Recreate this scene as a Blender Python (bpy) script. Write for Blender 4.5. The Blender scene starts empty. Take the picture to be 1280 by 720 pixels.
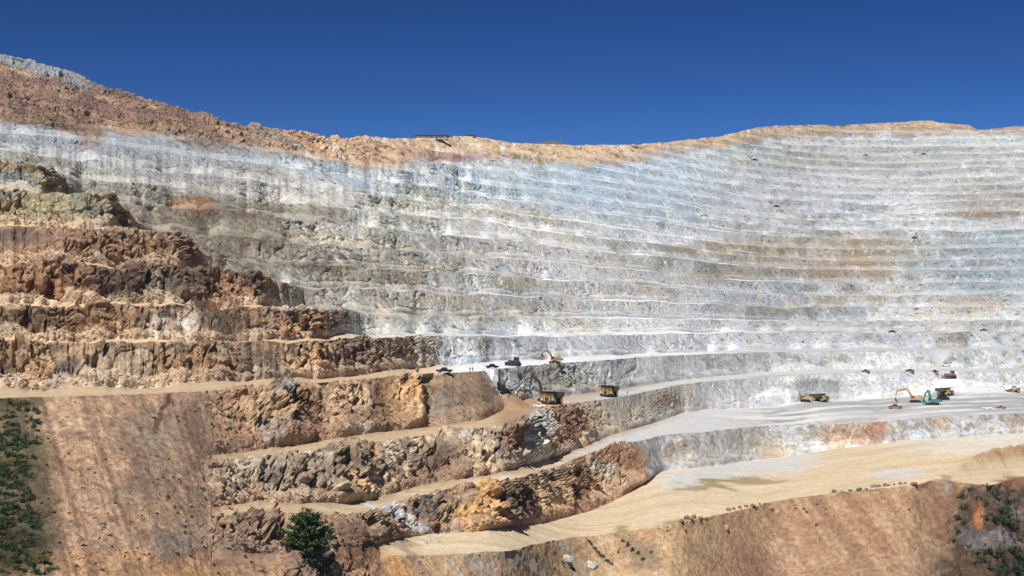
import bpy, bmesh, math, random
import numpy as np
from mathutils import Vector, Matrix

random.seed(11)
rng = np.random.default_rng(7)
scene = bpy.context.scene
COL = scene.collection
F = 1758.0      # focal length in photo pixels (photo 1280 wide)
H = 409.0       # photo row of the horizon
f32 = np.float32

# ------------------------------------------------------------------ noise
_P = np.tile(np.random.default_rng(3).permutation(256).astype(np.int32), 3)
_G = np.random.default_rng(4).normal(size=(256, 3)).astype(f32)
_G /= np.linalg.norm(_G, axis=1, keepdims=True)

def gnoise(x, y, z):
    x = np.asarray(x, f32); y = np.asarray(y, f32); z = np.asarray(z, f32)
    x, y, z = np.broadcast_arrays(x, y, z)
    xi = np.floor(x).astype(np.int32); yi = np.floor(y).astype(np.int32); zi = np.floor(z).astype(np.int32)
    xf = x - xi; yf = y - yi; zf = z - zi
    xi &= 255; yi &= 255; zi &= 255
    sx = xf * xf * (3 - 2 * xf); sy = yf * yf * (3 - 2 * yf); sz = zf * zf * (3 - 2 * zf)
    def corner(a, b, c):
        h = _P[_P[_P[xi + a] + yi + b] + zi + c]
        return _G[h, 0] * (xf - a) + _G[h, 1] * (yf - b) + _G[h, 2] * (zf - c)
    r = []
    for c in (0, 1):
        x00 = corner(0, 0, c); x00 = x00 + sx * (corner(1, 0, c) - x00)
        x01 = corner(0, 1, c); x01 = x01 + sx * (corner(1, 1, c) - x01)
        r.append(x00 + sy * (x01 - x00))
    return (r[0] + sz * (r[1] - r[0])) * f32(1.6)

def fbm(x, y, z, o=3, g=0.5, l=2.03):
    a = 1.0; s = 0; t = 0
    for i in range(o):
        s = s + a * gnoise(x * l ** i + 17.3 * i, y * l ** i + 5.1 * i, z * l ** i + 31.7 * i); t += a; a *= g
    return s / t

def facets(x, y, z, seed=0):
    """broken rock: every cell of a jittered grid is a block with its own offset and tilt"""
    x = np.asarray(x, f32); y = np.asarray(y, f32); z = np.asarray(z, f32)
    bx = np.floor(x - f32(.5)).astype(np.int32); by = np.floor(y - f32(.5)).astype(np.int32); bz = np.floor(z - f32(.5)).astype(np.int32)
    best = np.full(x.shape, 9.0, f32); val = np.zeros(x.shape, f32)
    for a in (0, 1):
        for b in (0, 1):
            for c in (0, 1):
                ix, iy, iz = bx + a, by + b, bz + c
                h = _P[_P[_P[(ix + seed) & 255] + (iy & 255)] + (iz & 255)]
                g = _G[h]; g2 = _G[(h * 7 + 31) & 255]
                ox = x - (ix + f32(.5) + g[..., 0] * f32(.42)); oy = y - (iy + f32(.5) + g[..., 1] * f32(.42)); oz = z - (iz + f32(.5) + g[..., 2] * f32(.42))
                d2 = ox * ox + oy * oy + oz * oz
                v = g2[..., 0] * f32(.62) + (ox * g2[..., 1] + oy * g2[..., 0] + oz * g2[..., 2]) * f32(.55)
                k = d2 < best
                best = np.where(k, d2, best); val = np.where(k, v, val)
    return val

def sst(a, b, x):
    t = np.clip((x - a) / (b - a), 0, 1)
    return t * t * (3 - 2 * t)

def gsmooth(y, x, sig):
    """smooth a traced line along u"""
    xs = np.arange(x.min(), x.max() + 1, 1.0)
    ys = np.interp(xs, x, y)
    k = np.exp(-0.5 * (np.arange(-int(4 * sig), int(4 * sig) + 1) / sig) ** 2); k /= k.sum()
    ys = np.convolve(np.pad(ys, len(k) // 2, mode='edge'), k, 'valid')
    return np.interp(x, xs, ys)

# ------------------------------------------------------------------ columns (bearings) of the survey grid
U = np.concatenate([np.linspace(-420, -32, 95), np.arange(-30, 1311, 1.15), np.linspace(1314, 1720, 95)])
NU = len(U)
def L(pts, sig=4.0):
    p = np.array(pts, float)
    return gsmooth(np.interp(U, p[:, 0], p[:, 1]), U, sig)
def wob(amp, sc, seed):
    return amp * fbm(U / sc, seed * 7.7 + U * 0, U * 0, 3)

Qc_v = L([(-420,512),(-100,500),(0,497),(100,495),(160,493),(250,489),(320,484),(400,478.5),(480,471.5),(540,466.5),(580,464.8),(600,463.5),(640,458.8),(700,454),(760,450),(800,446.3),(880,442.6),(960,440),(1280,437.2),(1720,436)])
Mt_v = L([(-420,585),(0,572),(267,570),(305,567),(371,558.5),(409,550.5),(452,544),(480,541.5),(520,537.5),(560,533),(600,526),(630,513),(655,500.5),(675,498),(700,496),(720,494),(750,491),(790,484.5),(850,475),(900,470.5),(960,465),(1040,461.5),(1280,460),(1720,459)])
Mc_v = L([(-420,592),(0,578),(267,575.5),(305,571.5),(371,566),(409,560.5),(452,554.5),(480,551.5),(520,545.5),(560,541),(600,535),(640,528.5),(660,517),(680,509),(700,506.5),(720,503.5),(740,501),(780,495.5),(800,491),(850,480.5),(900,475.5),(960,471),(1010,468),(1060,465.5),(1280,463.5),(1720,462)])
Ot_v = L([(-420,660),(0,640),(267,636),(330,629),(365,632),(400,631.5),(459,629),(480,622),(500,616),(520,610),(560,604),(600,598),(640,588),(680,577),(700,571),(740,556),(760,546),(800,535.5),(820,528),(850,517),(880,512),(960,509),(990,507),(1020,501),(1050,498.5),(1100,497.5),(1130,494),(1200,490),(1280,488),(1720,484)])
Oc_v = L([(-420,670),(0,650),(267,645),(330,639),(365,642),(400,643.5),(459,641.5),(480,634),(500,627),(520,621),(560,611.5),(600,608),(640,600),(680,588),(700,582),(730,569),(745,564),(770,556.5),(790,552.5),(800,549.5),(830,544.5),(880,539.5),(930,534.5),(960,532),(1000,530.5),(1060,529),(1110,526),(1160,522),(1280,516),(1720,508)])
Nt_v = L([(-420,720),(0,690),(267,688),(365,698),(445,690),(480,679),(500,675),(540,669),(560,667),(600,665),(640,660),(680,655),(700,650),(730,641),(760,630),(790,615),(808,605),(818,595),(828,588.5),(850,586),(900,581),(960,573),(1000,568),(1040,561),(1080,557),(1112,553),(1130,550),(1200,546),(1280,541),(1720,528)], 3.0)
Nc_v = L([(-420,730),(0,700),(267,698),(365,710),(445,702),(490,695),(520,692.5),(560,693),(600,690),(640,688),(690,675),(760,667),(810,660),(880,647),(930,636),(960,628),(1000,621),(1040,615),(1080,612),(1150,605),(1165,599),(1180,598.5),(1195,602),(1240,606),(1255,601.5),(1270,597),(1280,596),(1400,590),(1720,580)], 3.0)

debris = 1 - sst(238, 292, U + 9 * fbm(U / 9.0, 0 * U + 2, 0 * U, 3))                    # 1 on the smooth slope at the left
# crest lines are not ruler straight
for arr, amp, sd in ((Qc_v, .7, 1), (Mt_v, 1.2, 2), (Mc_v, 1.3, 3), (Ot_v, 1.6, 4), (Oc_v, 1.6, 5), (Nt_v, 1.6, 6), (Nc_v, 1.6, 7)):
    far_k = 1 - sst(620, 760, U) if sd < 4 else 1 - 0.75 * sst(780, 1000, U)
    arr += (wob(amp, 26.0, sd) + (wob(1.9, 48.0, sd + 30) if sd > 2 else 0)) * far_k * (1 - .7 * debris)

def tn(v): return (H - v) / F
zQ = -17.0 + 0 * U
dQ = -17.0 / tn(Qc_v)
def down(d, z, v, S):
    t = tn(v); d2 = (S * d - z) / (S - t)
    return d2, t * d2
Sface = debris * .42 + (1 - debris) * (.64 + .06 * sst(560, 700, U) + .40 * sst(780, 940, U))
talusM = np.exp(-((U - 590) / 55.0) ** 4)          # big talus fan below the truck road
Sm = Sface * (1 - talusM) + .40 * talusM
Sflat = debris * .42 + (1 - debris) * .02
SflatN = debris * .42 + (1 - debris) * (.50 * (1 - sst(452, 492, U)) + .012)
def level(d, z, v, sig=16):
    zs = gsmooth(z, U, sig); return zs / tn(v), zs                 # a road stays even along its length
dMt, zMt = level(*down(dQ, zQ, Mt_v, Sm), Mt_v)
dMc, zMc = level(*down(dMt, zMt, Mc_v, Sflat), Mc_v)
dOt, zOt = level(*down(dMc, zMc, Ot_v, Sface), Ot_v)
dOc, zOc = level(*down(dOt, zOt, Oc_v, Sflat), Oc_v)
Sn = debris * .42 + (1 - debris) * (.52 + .12 * sst(460, 520, U) + .4 * sst(800, 940, U))
dNt, zNt = level(*down(dOc, zOc, Nt_v, Sn), Nt_v)
dNc, zNc = level(*down(dNt, zNt, Nc_v, SflatN), Nc_v)
Sd = .42 + .30 * sst(250, 620, U)
rails = []      # (d, z, rows to next, kind)
dNs, zNs = down(gsmooth(dNc, U, 12), gsmooth(zNc, U, 12), gsmooth(Nc_v, U, 12) + 9, Sd)
dB, zB = down(dNs, zNs, 1040 + 0 * U, Sd)
dB0, zB0 = down(dB, zB, 1900 + 0 * U, Sd)
rails += [(dB0, zB0, 10, 'dump'), (dB, zB, 142, 'dump'), (dNs, zNs, 8, 'dump'), (dNc, zNc, 46, 'floor'), (dNt, zNt, 52, 'face'), (dOc, zOc, 26, 'bench'),
          (dOt, zOt, 56, 'face'), (dMc, zMc, 12, 'bench'), (dMt, zMt, 66, 'face'), (dQ, zQ, 8, 'bench')]

# ------------------------------------------------------------------ upper wall: level bench contours
_k = (U - 640) / F
_t = (125 + 500 * _k) / np.maximum(274 - 590 * _k, 60)              # the left wall runs straight away from the camera ...
far0 = np.minimum(500 + 590 * _t, L([(-420,900),(800,1100),(880,1125),(960,1225),(1040,1280),(1100,1290),(1280,1260),(1720,1120)], 10) )   # ... and bends round into the right wall
far0 = gsmooth(far0, U, 30)
K = L([(-420,2.0),(0,2.1),(300,2.2),(640,2.2),(800,2.1),(940,1.8),(1280,1.8),(1720,1.8)], 20)
zl = [-17, -4.2, 6.2, 19, 31, 43.5, 57] + [57 + 11.5 * i for i in range(1, 25)]
un = {1: 500, 2: 398, 3: 325, 4: 225, 5: 140, 6: 62}
sky_v = L([(-420,-70),(-100,38),(0,66),(25,72),(50,80),(100,93),(115,101),(150,113),(180,124),(200,129),(250,145),(275,152),(285,157),(320,158),(330,160),(360,163),(400,172),(425,175),(440,172),(455,170),(490,174),(520,173.5),(560,172),(580,170),(610,172),(640,178),(700,181),(740,181.5),(800,181),(830,178),(870,174),(900,171),(930,163),(960,158),(1000,156.5),(1030,156),(1040,157.5),(1100,154),(1165,150.5),(1172,153),(1210,156),(1222,162),(1235,162),(1260,158.5),(1280,157.5),(1720,140)], 1.8)
sky_v += wob(1.0, 9, 23)
tr = tn(sky_v)
zr = tr * (far0 + K * 17) / (1 - tr * K)
dr = far0 + K * (zr + 17)
vb = L([(-420,80),(0,148),(35,152),(80,162),(130,162),(200,167),(260,181),(320,185),(400,196),(460,207),(500,205),(530,190),(640,193),(700,200),(800,197),(830,186),(900,179),(960,167),(1100,161),(1280,159),(1720,140)], 6)

def crest(n):
    z = zl[n] + (wob(5.5 if n > 5 else 2.6, 130, 40 + n) + (wob(2.4, 42, 240 + n) if n < 6 else 0) + wob(.9, 22, 140 + n) * (1 - .7 * sst(560, 680, U) * (1 - sst(840, 940, U)))) * (1 if n > 1 else .5)
    fd = far0 + K * (z + 17)
    if n == 1: fd = np.minimum(fd, dQ + 95)
    if n in un:
        nd = dQ + 15 + 1.7 * (z + 17) + wob(5.0, 60, 60 + n) + wob(2.5, 14, 160 + n)
        w = sst(un[n] - 12, un[n] + 58, U + wob(16, 22, 80 + n))
        d = nd * (1 - w) + np.maximum(fd, nd) * w
    else:
        w = 1 + 0 * U; d = fd + (wob(11.0, 60, 60 + n) + wob(5.0, 17, 160 + n)) * (1 - .6 * sst(560, 680, U) * (1 - sst(840, 940, U))) * (1 - (.6 * (1 - sst(330, 450, U)) if n > 8 else 0))
    e = z - zr
    xr = np.clip(e - 11, 0, None) * 1.6
    d = np.where(e > 0, dr + xr, d)
    z = np.where(e > 0, zr - .06 * xr, z)
    return d, z, w
cr = {0: (dQ, zQ, None)}
for n in range(1, len(zl)): cr[n] = crest(n)
AMAP = {}
for n in range(0, len(zl) - 1):
    d0, z0, _ = cr[n]; d1, z1, w1 = cr[n + 1]
    run = np.maximum(d1 - d0, .5)
    fr = (11.0 + 3.0 * (w1 if w1 is not None else 1)) * (.85 + .3 * fbm(U / 40.0, n * 3.3 + U * 0, U * 0, 2))
    flat = np.maximum(.36 * run, run - np.abs(fr))
    vmid = H - F * .5 * (z0 + z1) / (.5 * (d0 + d1))
    a = sst(-6, 8, vmid - vb)                                      # terraced below, natural hill above
    # smooth pale debris slopes where the benches are buried
    a = a * (1 - .8 * np.exp(-(((U - 150) / 190) ** 4 + ((vmid - 178) / 17) ** 4)))
    a = a * (1 - .75 * np.exp(-(((U - 790) / 110) ** 4 + ((vmid - 236) / 36) ** 4)))
    br = .08 + .92 * sst(-.04, .30, fbm(U / 75.0, n * 4.7 + U * 0, U * 0 + 3, 3) + .10)      # stretches where a bench has collapsed
    a = a * (br * (.95 - .2 * sst(700, 900, U)) if n > 5 else .82 + .18 * br)
    AMAP[10 + 2 * n] = a
    db = d0 + flat * (.08 + .92 * a)
    zb = z0 + (z1 - z0) * (1 - a) * (.08 + .92 * a) * flat / run
    if n > 0: rails.append((d0, z0, 5 if n < 8 else 3, 'ledge'))
    rails.append((db, zb, 48 if n < 6 else (26 if n < 12 else 15), 'face'))
d1, z1, _ = cr[len(zl) - 1]
rails.append((d1, z1, 4, 'back'))
rails.append((d1 * 1.05 + 60, zr - 25, 4, 'back'))
rails.append((d1 * 1.6 + 300, zr - 230, 0, 'back'))

Dm, Zm, SEG, PP, KIND = [], [], [], [], []
for i in range(len(rails) - 1):
    a, b = rails[i], rails[i + 1]
    n = a[2]
    for j in range(n):
        t = j / n
        Dm.append(a[0] + (b[0] - a[0]) * t); Zm.append(a[1] + (b[1] - a[1]) * t)
        SEG.append(i); PP.append(t); KIND.append(a[3])
Dm.append(rails[-1][0]); Zm.append(rails[-1][1]); SEG.append(len(rails) - 2); PP.append(1.0); KIND.append('back')
D = np.array(Dm); Z = np.array(Zm); SEG = np.array(SEG); PP = np.array(PP)[:, None]; KIND = np.array(KIND)
NR = D.shape[0]
UU = np.broadcast_to(U[None, :], D.shape)
UU = UU.astype(f32); D = D.astype(f32); Z = Z.astype(f32)
X = ((UU - 640) / F * D).astype(f32); Y = D.copy()
V = H - F * Z / D
print('grid', NR, NU, NR * NU)
isface = (KIND == 'face')[:, None]
isdump = (KIND == 'dump')[:, None]
isbench = np.isin(KIND, ['bench', 'floor', 'ledge'])[:, None]
NQ = int(np.where(SEG == 9)[0][0])                                  # first row of the truck road

# ------------------------------------------------------------------ relief
def normals(X, Y, Z):
    P = np.stack([X, Y, Z], -1)
    du = np.gradient(P, axis=1); dv = np.gradient(P, axis=0)
    n = np.cross(du, dv)
    l = np.linalg.norm(n, axis=-1, keepdims=True)
    return n / np.maximum(l, 1e-6)
N0 = normals(X, Y, Z)
# average the macro normals a little so that crests push outwards
for _ in range(3):
    N0[1:-1] = (N0[:-2] + 2 * N0[1:-1] + N0[2:]) / 4
    N0[:, 1:-1] = (N0[:, :-2] + 2 * N0[:, 1:-1] + N0[:, 2:]) / 4
N0 /= np.maximum(np.linalg.norm(N0, axis=-1, keepdims=True), 1e-6)

nearw = np.ones_like(D)                                             # 1 on the near brown wall
for n in range(1, len(zl)):
    rows = np.where((SEG >= 9 + 2 * (n - 1)) & (SEG < 9 + 2 * n))[0]
    w = cr[n][2]; nearw[rows] = 1 - w[None, :]
lowfar = sst(640, 860, UU)
nearw[:NQ] = (1 - lowfar)[:NQ]
_r4 = np.where(SEG == 4)[0]
nearw[_r4] = 1 - sst(-14, 12, UU[_r4] - (780 + .66 * (V[_r4] - 552)))
deb = np.broadcast_to(debris[None, :], D.shape) * (np.arange(NR)[:, None] < NQ)

amap = np.ones(D.shape, f32)
for k_, a_ in AMAP.items(): amap[SEG == k_] = a_[None, :]
big = fbm(X / 38, Y / 38, Z / 30, 2)
ampn = 2.9 * nearw + (1 - nearw) * (.95 + .75 * (1 - sst(350, 760, UU)))
ampn = ampn * (1 - .35 * sst(700, 1000, UU))
clump = sst(-.35, .45, big + .12)
wx = X + 2.2 * gnoise(X / 5, Y / 5, Z / 5); wy = Y; wz = Z + 2.2 * gnoise(X / 5 + 9, Y / 5, Z / 5)
rid = lambda s, k, vs: 1 - 2 * np.abs(gnoise(wx / s + k, wy / s, wz / (s * vs) + k))
h1 = rid(15, 1.3, 2.2); h2 = rid(6.5, 4.7, 1.5); h3 = rid(3.0, 9.1, 1.1); h4 = rid(1.5, 2.9, 1.0)
crack = np.clip(1 - np.abs(gnoise(wx / 8 + 50, wy / 8, wz / 19)) * 5, 0, 1) ** 1.5
k1 = facets(wx / 8.5, wy / 8.5, wz / 12.0, 3); k2 = facets(wx / 3.6, wy / 3.6, wz / 4.6, 11); k3 = facets(X / 1.5, Y / 1.5, Z / 1.7, 23)
kf = (.45 + .55 * nearw) * (1 - .42 * (SEG == 6)[:, None] * (UU < 540))
rock = (.42 * h1 + .26 * h2 + .14 * h3 * (.4 + clump) + kf * (.55 * k1 + .55 * k2 * (.3 + clump) + .34 * k3 * (.4 + clump)) - 1.0 * crack * clump) * (.42 + .68 * clump) * (.35 + .65 * amap)
del k1, k2, k3
del h1, h2, h3, h4
# hill above the workings: boulders and ledges
hill = sst(2, -8, V - vb[None, :]) * (np.arange(NR)[:, None] > NQ)
# lower part of a face: loose talus that spills onto the bench
tal_h = (.30 + .20 * (SEG == 8)[:, None] * (1 - sst(480, 540, UU))) + .30 * fbm((UU - .8 * V) / 26.0, SEG[:, None] * 3.7 + 0 * UU, V / 30, 2) + (.04 + .08 * nearw) * gnoise((UU - .8 * V) / 7, SEG[:, None] * 5.1 + 0 * UU, V / 12)
tal = np.clip(tal_h - PP, 0, 1) * isface * (1 - .8 * deb)
istal = sst(.0, .06, tal)
taper = np.where(isface, sst(0, .10, PP) * (1 - .35 * sst(.88, 1.0, PP)), 0)
disp = np.where(isface, ampn * rock * taper * (1 - .74 * istal) * (1 - .93 * deb) * (1 - .88 * talusM[None, :] * (SEG == 8)[:, None]) * (1 - .5 * (SEG == 8)[:, None] * sst(620, 660, UU)), 0)
# noses where one bench ends and the wall turns back
for (ua, va, ub, vb2, wd, am, sg) in ((764, 556, 800, 606, 24, 4.5, 4), (652, 524, 690, 578, 22, 6.0, 6), (514, 470, 520, 536, 13, 5.5, 8), (536, 470, 538, 530, 12, -3.5, 8), (430, 560, 440, 625, 24, 4.0, 6), (560, 545, 585, 600, 20, 4.5, 6), (610, 606, 620, 662, 24, 4.5, 4), (345, 488, 350, 552, 16, 4.5, 8), (400, 485, 405, 545, 14, -3.0, 8)):
    uc_ = ua + (V - va) * (ub - ua) / (vb2 - va)
    disp = disp + .6 * am * np.clip(1 - np.abs(UU - uc_ + 4 * gnoise(UU / 8, V / 8, 0 * V)) / (1.5 * wd), 0, 1) ** .8 * (SEG == sg)[:, None] * sst(0, .12, PP) * (1 - deb)
cleft = np.clip(1 - np.abs(gnoise(UU / 13 - .12 * (V - 500) / 13 + .6 * gnoise(UU / 6, V / 14, 0 * V), SEG[:, None] * 3.17 + 0 * UU, V / 60)) * 7, 0, 1)
cleft *= np.clip(2.2 * gnoise(UU / 45, SEG[:, None] * 1.7 + 0 * UU, 0 * UU + 3) + .35, 0, 1)
disp = disp - 4.2 * cleft * nearw * isface * taper * (1 - istal) * (1 - deb) * (1 - hill) * (1 - talusM[None, :] * (SEG == 8)[:, None])
disp = disp + tal * sst(0, .22, PP) * (4.6 * nearw + 2.2 * (1 - nearw)) * isface * (1 - deb) * (1 - hill)
apron = np.zeros(D.shape, f32)                                      # the same talus where it lies on the bench
for sg in (3, 5, 7, 9):
    th = .30 + .30 * fbm(U / 26.0, (sg + 1) * 3.7 + 0 * U, 0 * U, 2) + .12 * gnoise(U / 7, (sg + 1) * 5.1 + 0 * U, 0 * U)
    rows = SEG == sg
    apron[rows] = (np.clip(th, 0, 1) * sst(560, 480, 0 * U) * 0 + np.clip(th, 0, 1))[None, :] * sst(.5, 1.02, PP[rows]) * (2.0 if sg in (5, 7) else 1.1)
apron *= (1 - deb) * (1 - sst(760, 900, UU))
rimq = (1 - .72 * sst(430, 520, UU))
disp = disp * (1 - hill) + hill * rimq * ((1.0 * rid(13, 3.1, .8) + 2.6 * facets(X / 5, Y / 5, Z / 4, 5)) * sst(-.1, .35, fbm(X / 20, Y / 20, Z / 14, 2)) + .8 * facets(X / 2.2, Y / 2.2, Z / 1.8, 9) + 3.0 * fbm(X / 45, Y / 45, Z / 45, 3))
# flats: small humps and wheel ruts
flatn = .10 * fbm(X / 14, Y / 60, Z * 0, 2) + .03 * gnoise(X / 1.6, Y / 6, Z * 0)
disp = disp + np.where(isbench, flatn * (1 - deb), 0)
# tipped slopes: long chutes running down the fall line
tilt = np.where(UU < 400, .30, .75)
chute = fbm((UU - tilt * (V - 600)) / 16.0, V / 260.0, 0 * V + 3, 3)
lump = fbm(X / 7, Y / 7, Z / 7, 3)
slope_w = np.clip(isdump + deb, 0, 1)
disp = disp + slope_w * (.45 * chute + .5 * lump + .22 * gnoise(X / 1.2, Y / 1.2, Z / 1.2) + .25 * gnoise(X / 2.6, Y / 2.6, Z / 2.6))
# rocky knoll below the tree and left of the floor ramp
kn = np.exp(-(((UU - 412) / 62) ** 4 + ((V - 695) / 46) ** 4)) * (np.arange(NR)[:, None] < NQ)
disp = disp + kn * (1.7 * rock + 1.2 * rid(9, 7.7, 1.6))
# gully with bushes at the lower right
gx = sst(1170, 1225, UU + .35 * (V - 640))
gul = gx * isdump * sst(600, 616, V)
disp = disp + gul * (1.6 * rid(8, 2.2, 1.2) + .9 * rid(3, 5.2, 1.2) - 1.2)
# bank beside the lower road at the far right of the floor
vm = np.interp(U, [1150, 1185, 1210, 1235, 1280, 1400, 1720], [602, 592, 579, 571, 565, 556, 545])[None, :]
bank = np.exp(-np.clip(np.where(V > vm, (V - vm) / 14.0, (vm - V) / 5.0), 0, 9) ** 2) * sst(1172, 1262, UU) * (KIND == 'floor')[:, None] * np.clip(.85 + .7 * fbm(UU / 12, V / 9, 0 * V + 4, 3), .2, 1.5)
for (mu, mv, ru, rv, hh) in ((1232, 549, 14, 3, 1.6), (1180, 563, 12, 2.6, 1.0), (1262, 546, 14, 2.4, 1.2), (1213, 561, 10, 2.4, .8)):
    bank = bank + hh / 4.2 * np.exp(-(((UU - mu) / ru) ** 2 + ((V - mv) / rv) ** 2)) * (KIND == 'floor')[:, None]
# pale heap beside the working excavators
heap = np.zeros_like(V)
for (mu, mv, ru, rv, hh) in ((1215, 488, 42, 6, 9.0), (985, 497, 34, 9, 8.0), (1190, 480, 26, 6, 5.0)):
    heap = heap + hh * np.exp(-(((UU - mu) / ru) ** 2 + ((V - mv) / rv) ** 2) ** 1.6) * ((SEG >= 5) & (SEG <= 6))[:, None]
cav = 1.6 * np.exp(-(((UU - 1030) / 26) ** 4 + ((V - 486) / 9) ** 4)) * (SEG == 6)[:, None]
disp = disp - cav

X2 = X + N0[..., 0] * disp; Y2 = Y + N0[..., 1] * disp; Z2 = Z + N0[..., 2] * disp + 4.2 * bank * (1 + .25 * chute) + apron + .55 * heap
Y2 = Y2 - .35 * heap
VV = H - F * Z2 / Y2; UV = 640 + F * X2 / Y2
_flat = {'floor': KIND == 'floor', 'bench': KIND == 'bench', 'dump': KIND == 'dump', 'face': KIND == 'face', 'ledge': KIND == 'ledge'}
def ground_at(u, v, kinds=None, tol=1.6):
    """the ground point that the photo shows at (u, v)"""
    j0 = max(0, int(np.searchsorted(U, u - 14)) - 1); j1 = min(NU, int(np.searchsorted(U, u + 14)) + 1)
    uu = UV[:, j0:j1]; vv = VV[:, j0:j1]; dd = Y2[:, j0:j1]
    e = (uu - u) ** 2 + (vv - v) ** 2
    if kinds is not None:
        ok = np.zeros(NR, bool)
        for k in kinds: ok |= _flat[k]
        e = np.where(ok[:, None], e, 1e9)
    m = e.min()
    cand = np.where(e <= (tol * tol if m < tol * tol else m + .3), dd, 1e9)
    i, j = np.unravel_index(np.argmin(cand), cand.shape)
    return Vector((float(X2[i, j0 + j]), float(Y2[i, j0 + j]), float(Z2[i, j0 + j])))
def level_pad(p, R, up_=1.4, dn=.75, lim=14):
    """a levelled standing place for a machine: cut above it, fill below it"""
    global Z2
    r = np.hypot(X2 - p.x, Y2 - p.y)
    k = r < R + lim
    ex = np.clip(r[k] - R, 0, None)
    Z2[k] = np.clip(Z2[k], p.z - ex * dn if dn else -1e9, p.z + ex * up_)
# standing places cut into the slopes for machines that are not on a road
PADS = {}
for nm, u, v, R in (('drill', 627, 486.5, 3.5), ('dozer_heap', 1188, 472, 8), ('m880', 880, 266, 0), ('m1143', 1143, 293.5, 0), ('m675', 679, 199.5, 0), ('m945', 943, 205, 0),
                    ('m969', 970, 261, 0), ('m1082', 1083, 194.5, 0), ('m1155', 1155, 188.5, 0), ('m1115', 1115, 418, 0), ('m1230', 1230, 413, 0), ('m970', 970, 303, 0), ('m1180', 1183, 456.5, 7)):
    PADS[nm] = ground_at(u, v, None if R else ('ledge',))
    if R: level_pad(PADS[nm], R)
    else: level_pad(PADS[nm], 4.0, lim=3)
VV = H - F * Z2 / Y2; UV = 640 + F * X2 / Y2

# ------------------------------------------------------------------ rock colours (rock, dust and soil, with gains offsetting how the sun strikes)
def lin(c):
    c = np.array(c, float) / 255.0
    return np.where(c <= .04045, c / 12.92, ((c + .055) / 1.055) ** 2.4)
GAIN = 1.20
C = np.zeros(D.shape + (3,), f32)
# warped map coordinates so that no stain keeps a ruled outline
n1 = fbm(X / 26, Y / 26, Z / 16, 3); n2 = fbm(X / 24 + 40, Y / 24, Z / 14, 3)
scl = 400.0 / D
uw = UU + n1 * 42 * scl; vw = V + n2 * 24 * scl
pn = fbm(X / 5 + 7, Y / 5, Z / 4, 3)                      # patch noise
pn2 = fbm(X / 13 + 70, Y / 13, Z / 9, 3)
def mixc(col, m, gain=1.0):
    global C
    m = np.clip(m, 0, 1)[..., None].astype(f32)
    C += (lin(col).astype(f32) / f32(GAIN) * f32(gain) - C) * m
def zone(m, cols, gain=1.0):
    """a rock zone is a patchwork of a few tones"""
    mixc(cols[0], m, gain)
    ks = [pn2, n1, pn, n2]
    for i, c in enumerate(cols[1:]):
        q = ks[i % 4] + (0.5 * pn if i % 4 != 2 else 0)
        mixc(c, m * sst(.02, .30, q if i < 4 else -q), gain)
def blob(u, v, ru, rv, col, a=1.0, soft=.35, ang=0.0, gain=1.0, only=None):
    c, s = math.cos(math.radians(ang)), math.sin(math.radians(ang))
    R = 1.7 * max(ru, rv) + 30
    j = slice(max(0, int(np.searchsorted(U, u - R))), min(NU, int(np.searchsorted(U, u + R)) + 1))
    x = (uw[:, j] - u); y = (vw[:, j] - v)
    xx = (x * c + y * s) / ru; yy = (-x * s + y * c) / rv
    r = np.sqrt(xx * xx + yy * yy) + .45 * pn[:, j]
    m = 1 - sst(1 - soft, 1 + soft, r)
    if only is not None: m = m * only[:, j]
    m = np.clip(m * a, 0, 1)[..., None].astype(f32)
    C[:, j] += ((lin(col) / GAIN * gain).astype(f32) - C[:, j]) * m
up = (np.arange(NR)[:, None] >= NQ) * np.ones_like(D)
up = up.astype(f32)
low = 1 - up
near = nearw * up
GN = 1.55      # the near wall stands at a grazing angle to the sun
# far wall, left to right
zone(up, [(192,188,174), (168,162,144), (206,203,196), (160,158,144)], 1.08)
zone(up * sst(480, 740, uw), [(212,212,210), (196,198,196), (224,222,218), (190,194,194)], 1.12)
zone(up * (1 - sst(230, 470, uw)) * sst(235, 275, vw), [(172,156,132), (146,130,110), (190,174,148), (132,118,104)], 1.08)
# each bench of the far wall cuts other rock: long patches that stop at the crests
bn = (SEG + 2) // 2
us = UU + 26 * n1 + .5 * (V - 300)
pb = gnoise(us / 62.0 + bn[:, None] * 13.7, bn[:, None] * 7.31 + 0 * UU, 0 * UU) + .5 * n2 + .45 * gnoise(us / 17.0, bn[:, None] * 3.3 + 0 * UU, 0 * UU + 4)
pc = gnoise(us / 80.0 + bn[:, None] * 5.7, bn[:, None] * 2.31 + 0 * UU, 0 * UU + 9) + .5 * n1 + .45 * gnoise(us / 13.0, bn[:, None] * 6.3 + 0 * UU, 0 * UU + 2)
fw = up * (1 - near) * isface * sst(180, 420, uw)
mixc((164,150,126), fw * sst(.2, .6, pb) * .75)
mixc((158,166,168), fw * sst(.2, .6, -pb) * .8)
mixc((218,214,208), fw * sst(.22, .6, pc) * .8)
mixc((140,136,126), fw * sst(.25, .6, -pc) * .55)
# pale scree that runs down diagonally through the centre
yl = 268 + (UU - 590) * .56
sc_ = np.exp(-((vw - yl) / 34) ** 2) * sst(570, 640, UU) * (1 - sst(830, 900, UU)) * up * (1 - near) * (.45 + .55 * sst(-.3, .3, gnoise((UU - 1.3 * V) / 9, (UU + .7 * V) / 80, 0 * V + 1)))
mixc((236, 230, 222), sc_ * .95, 1.2)
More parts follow.
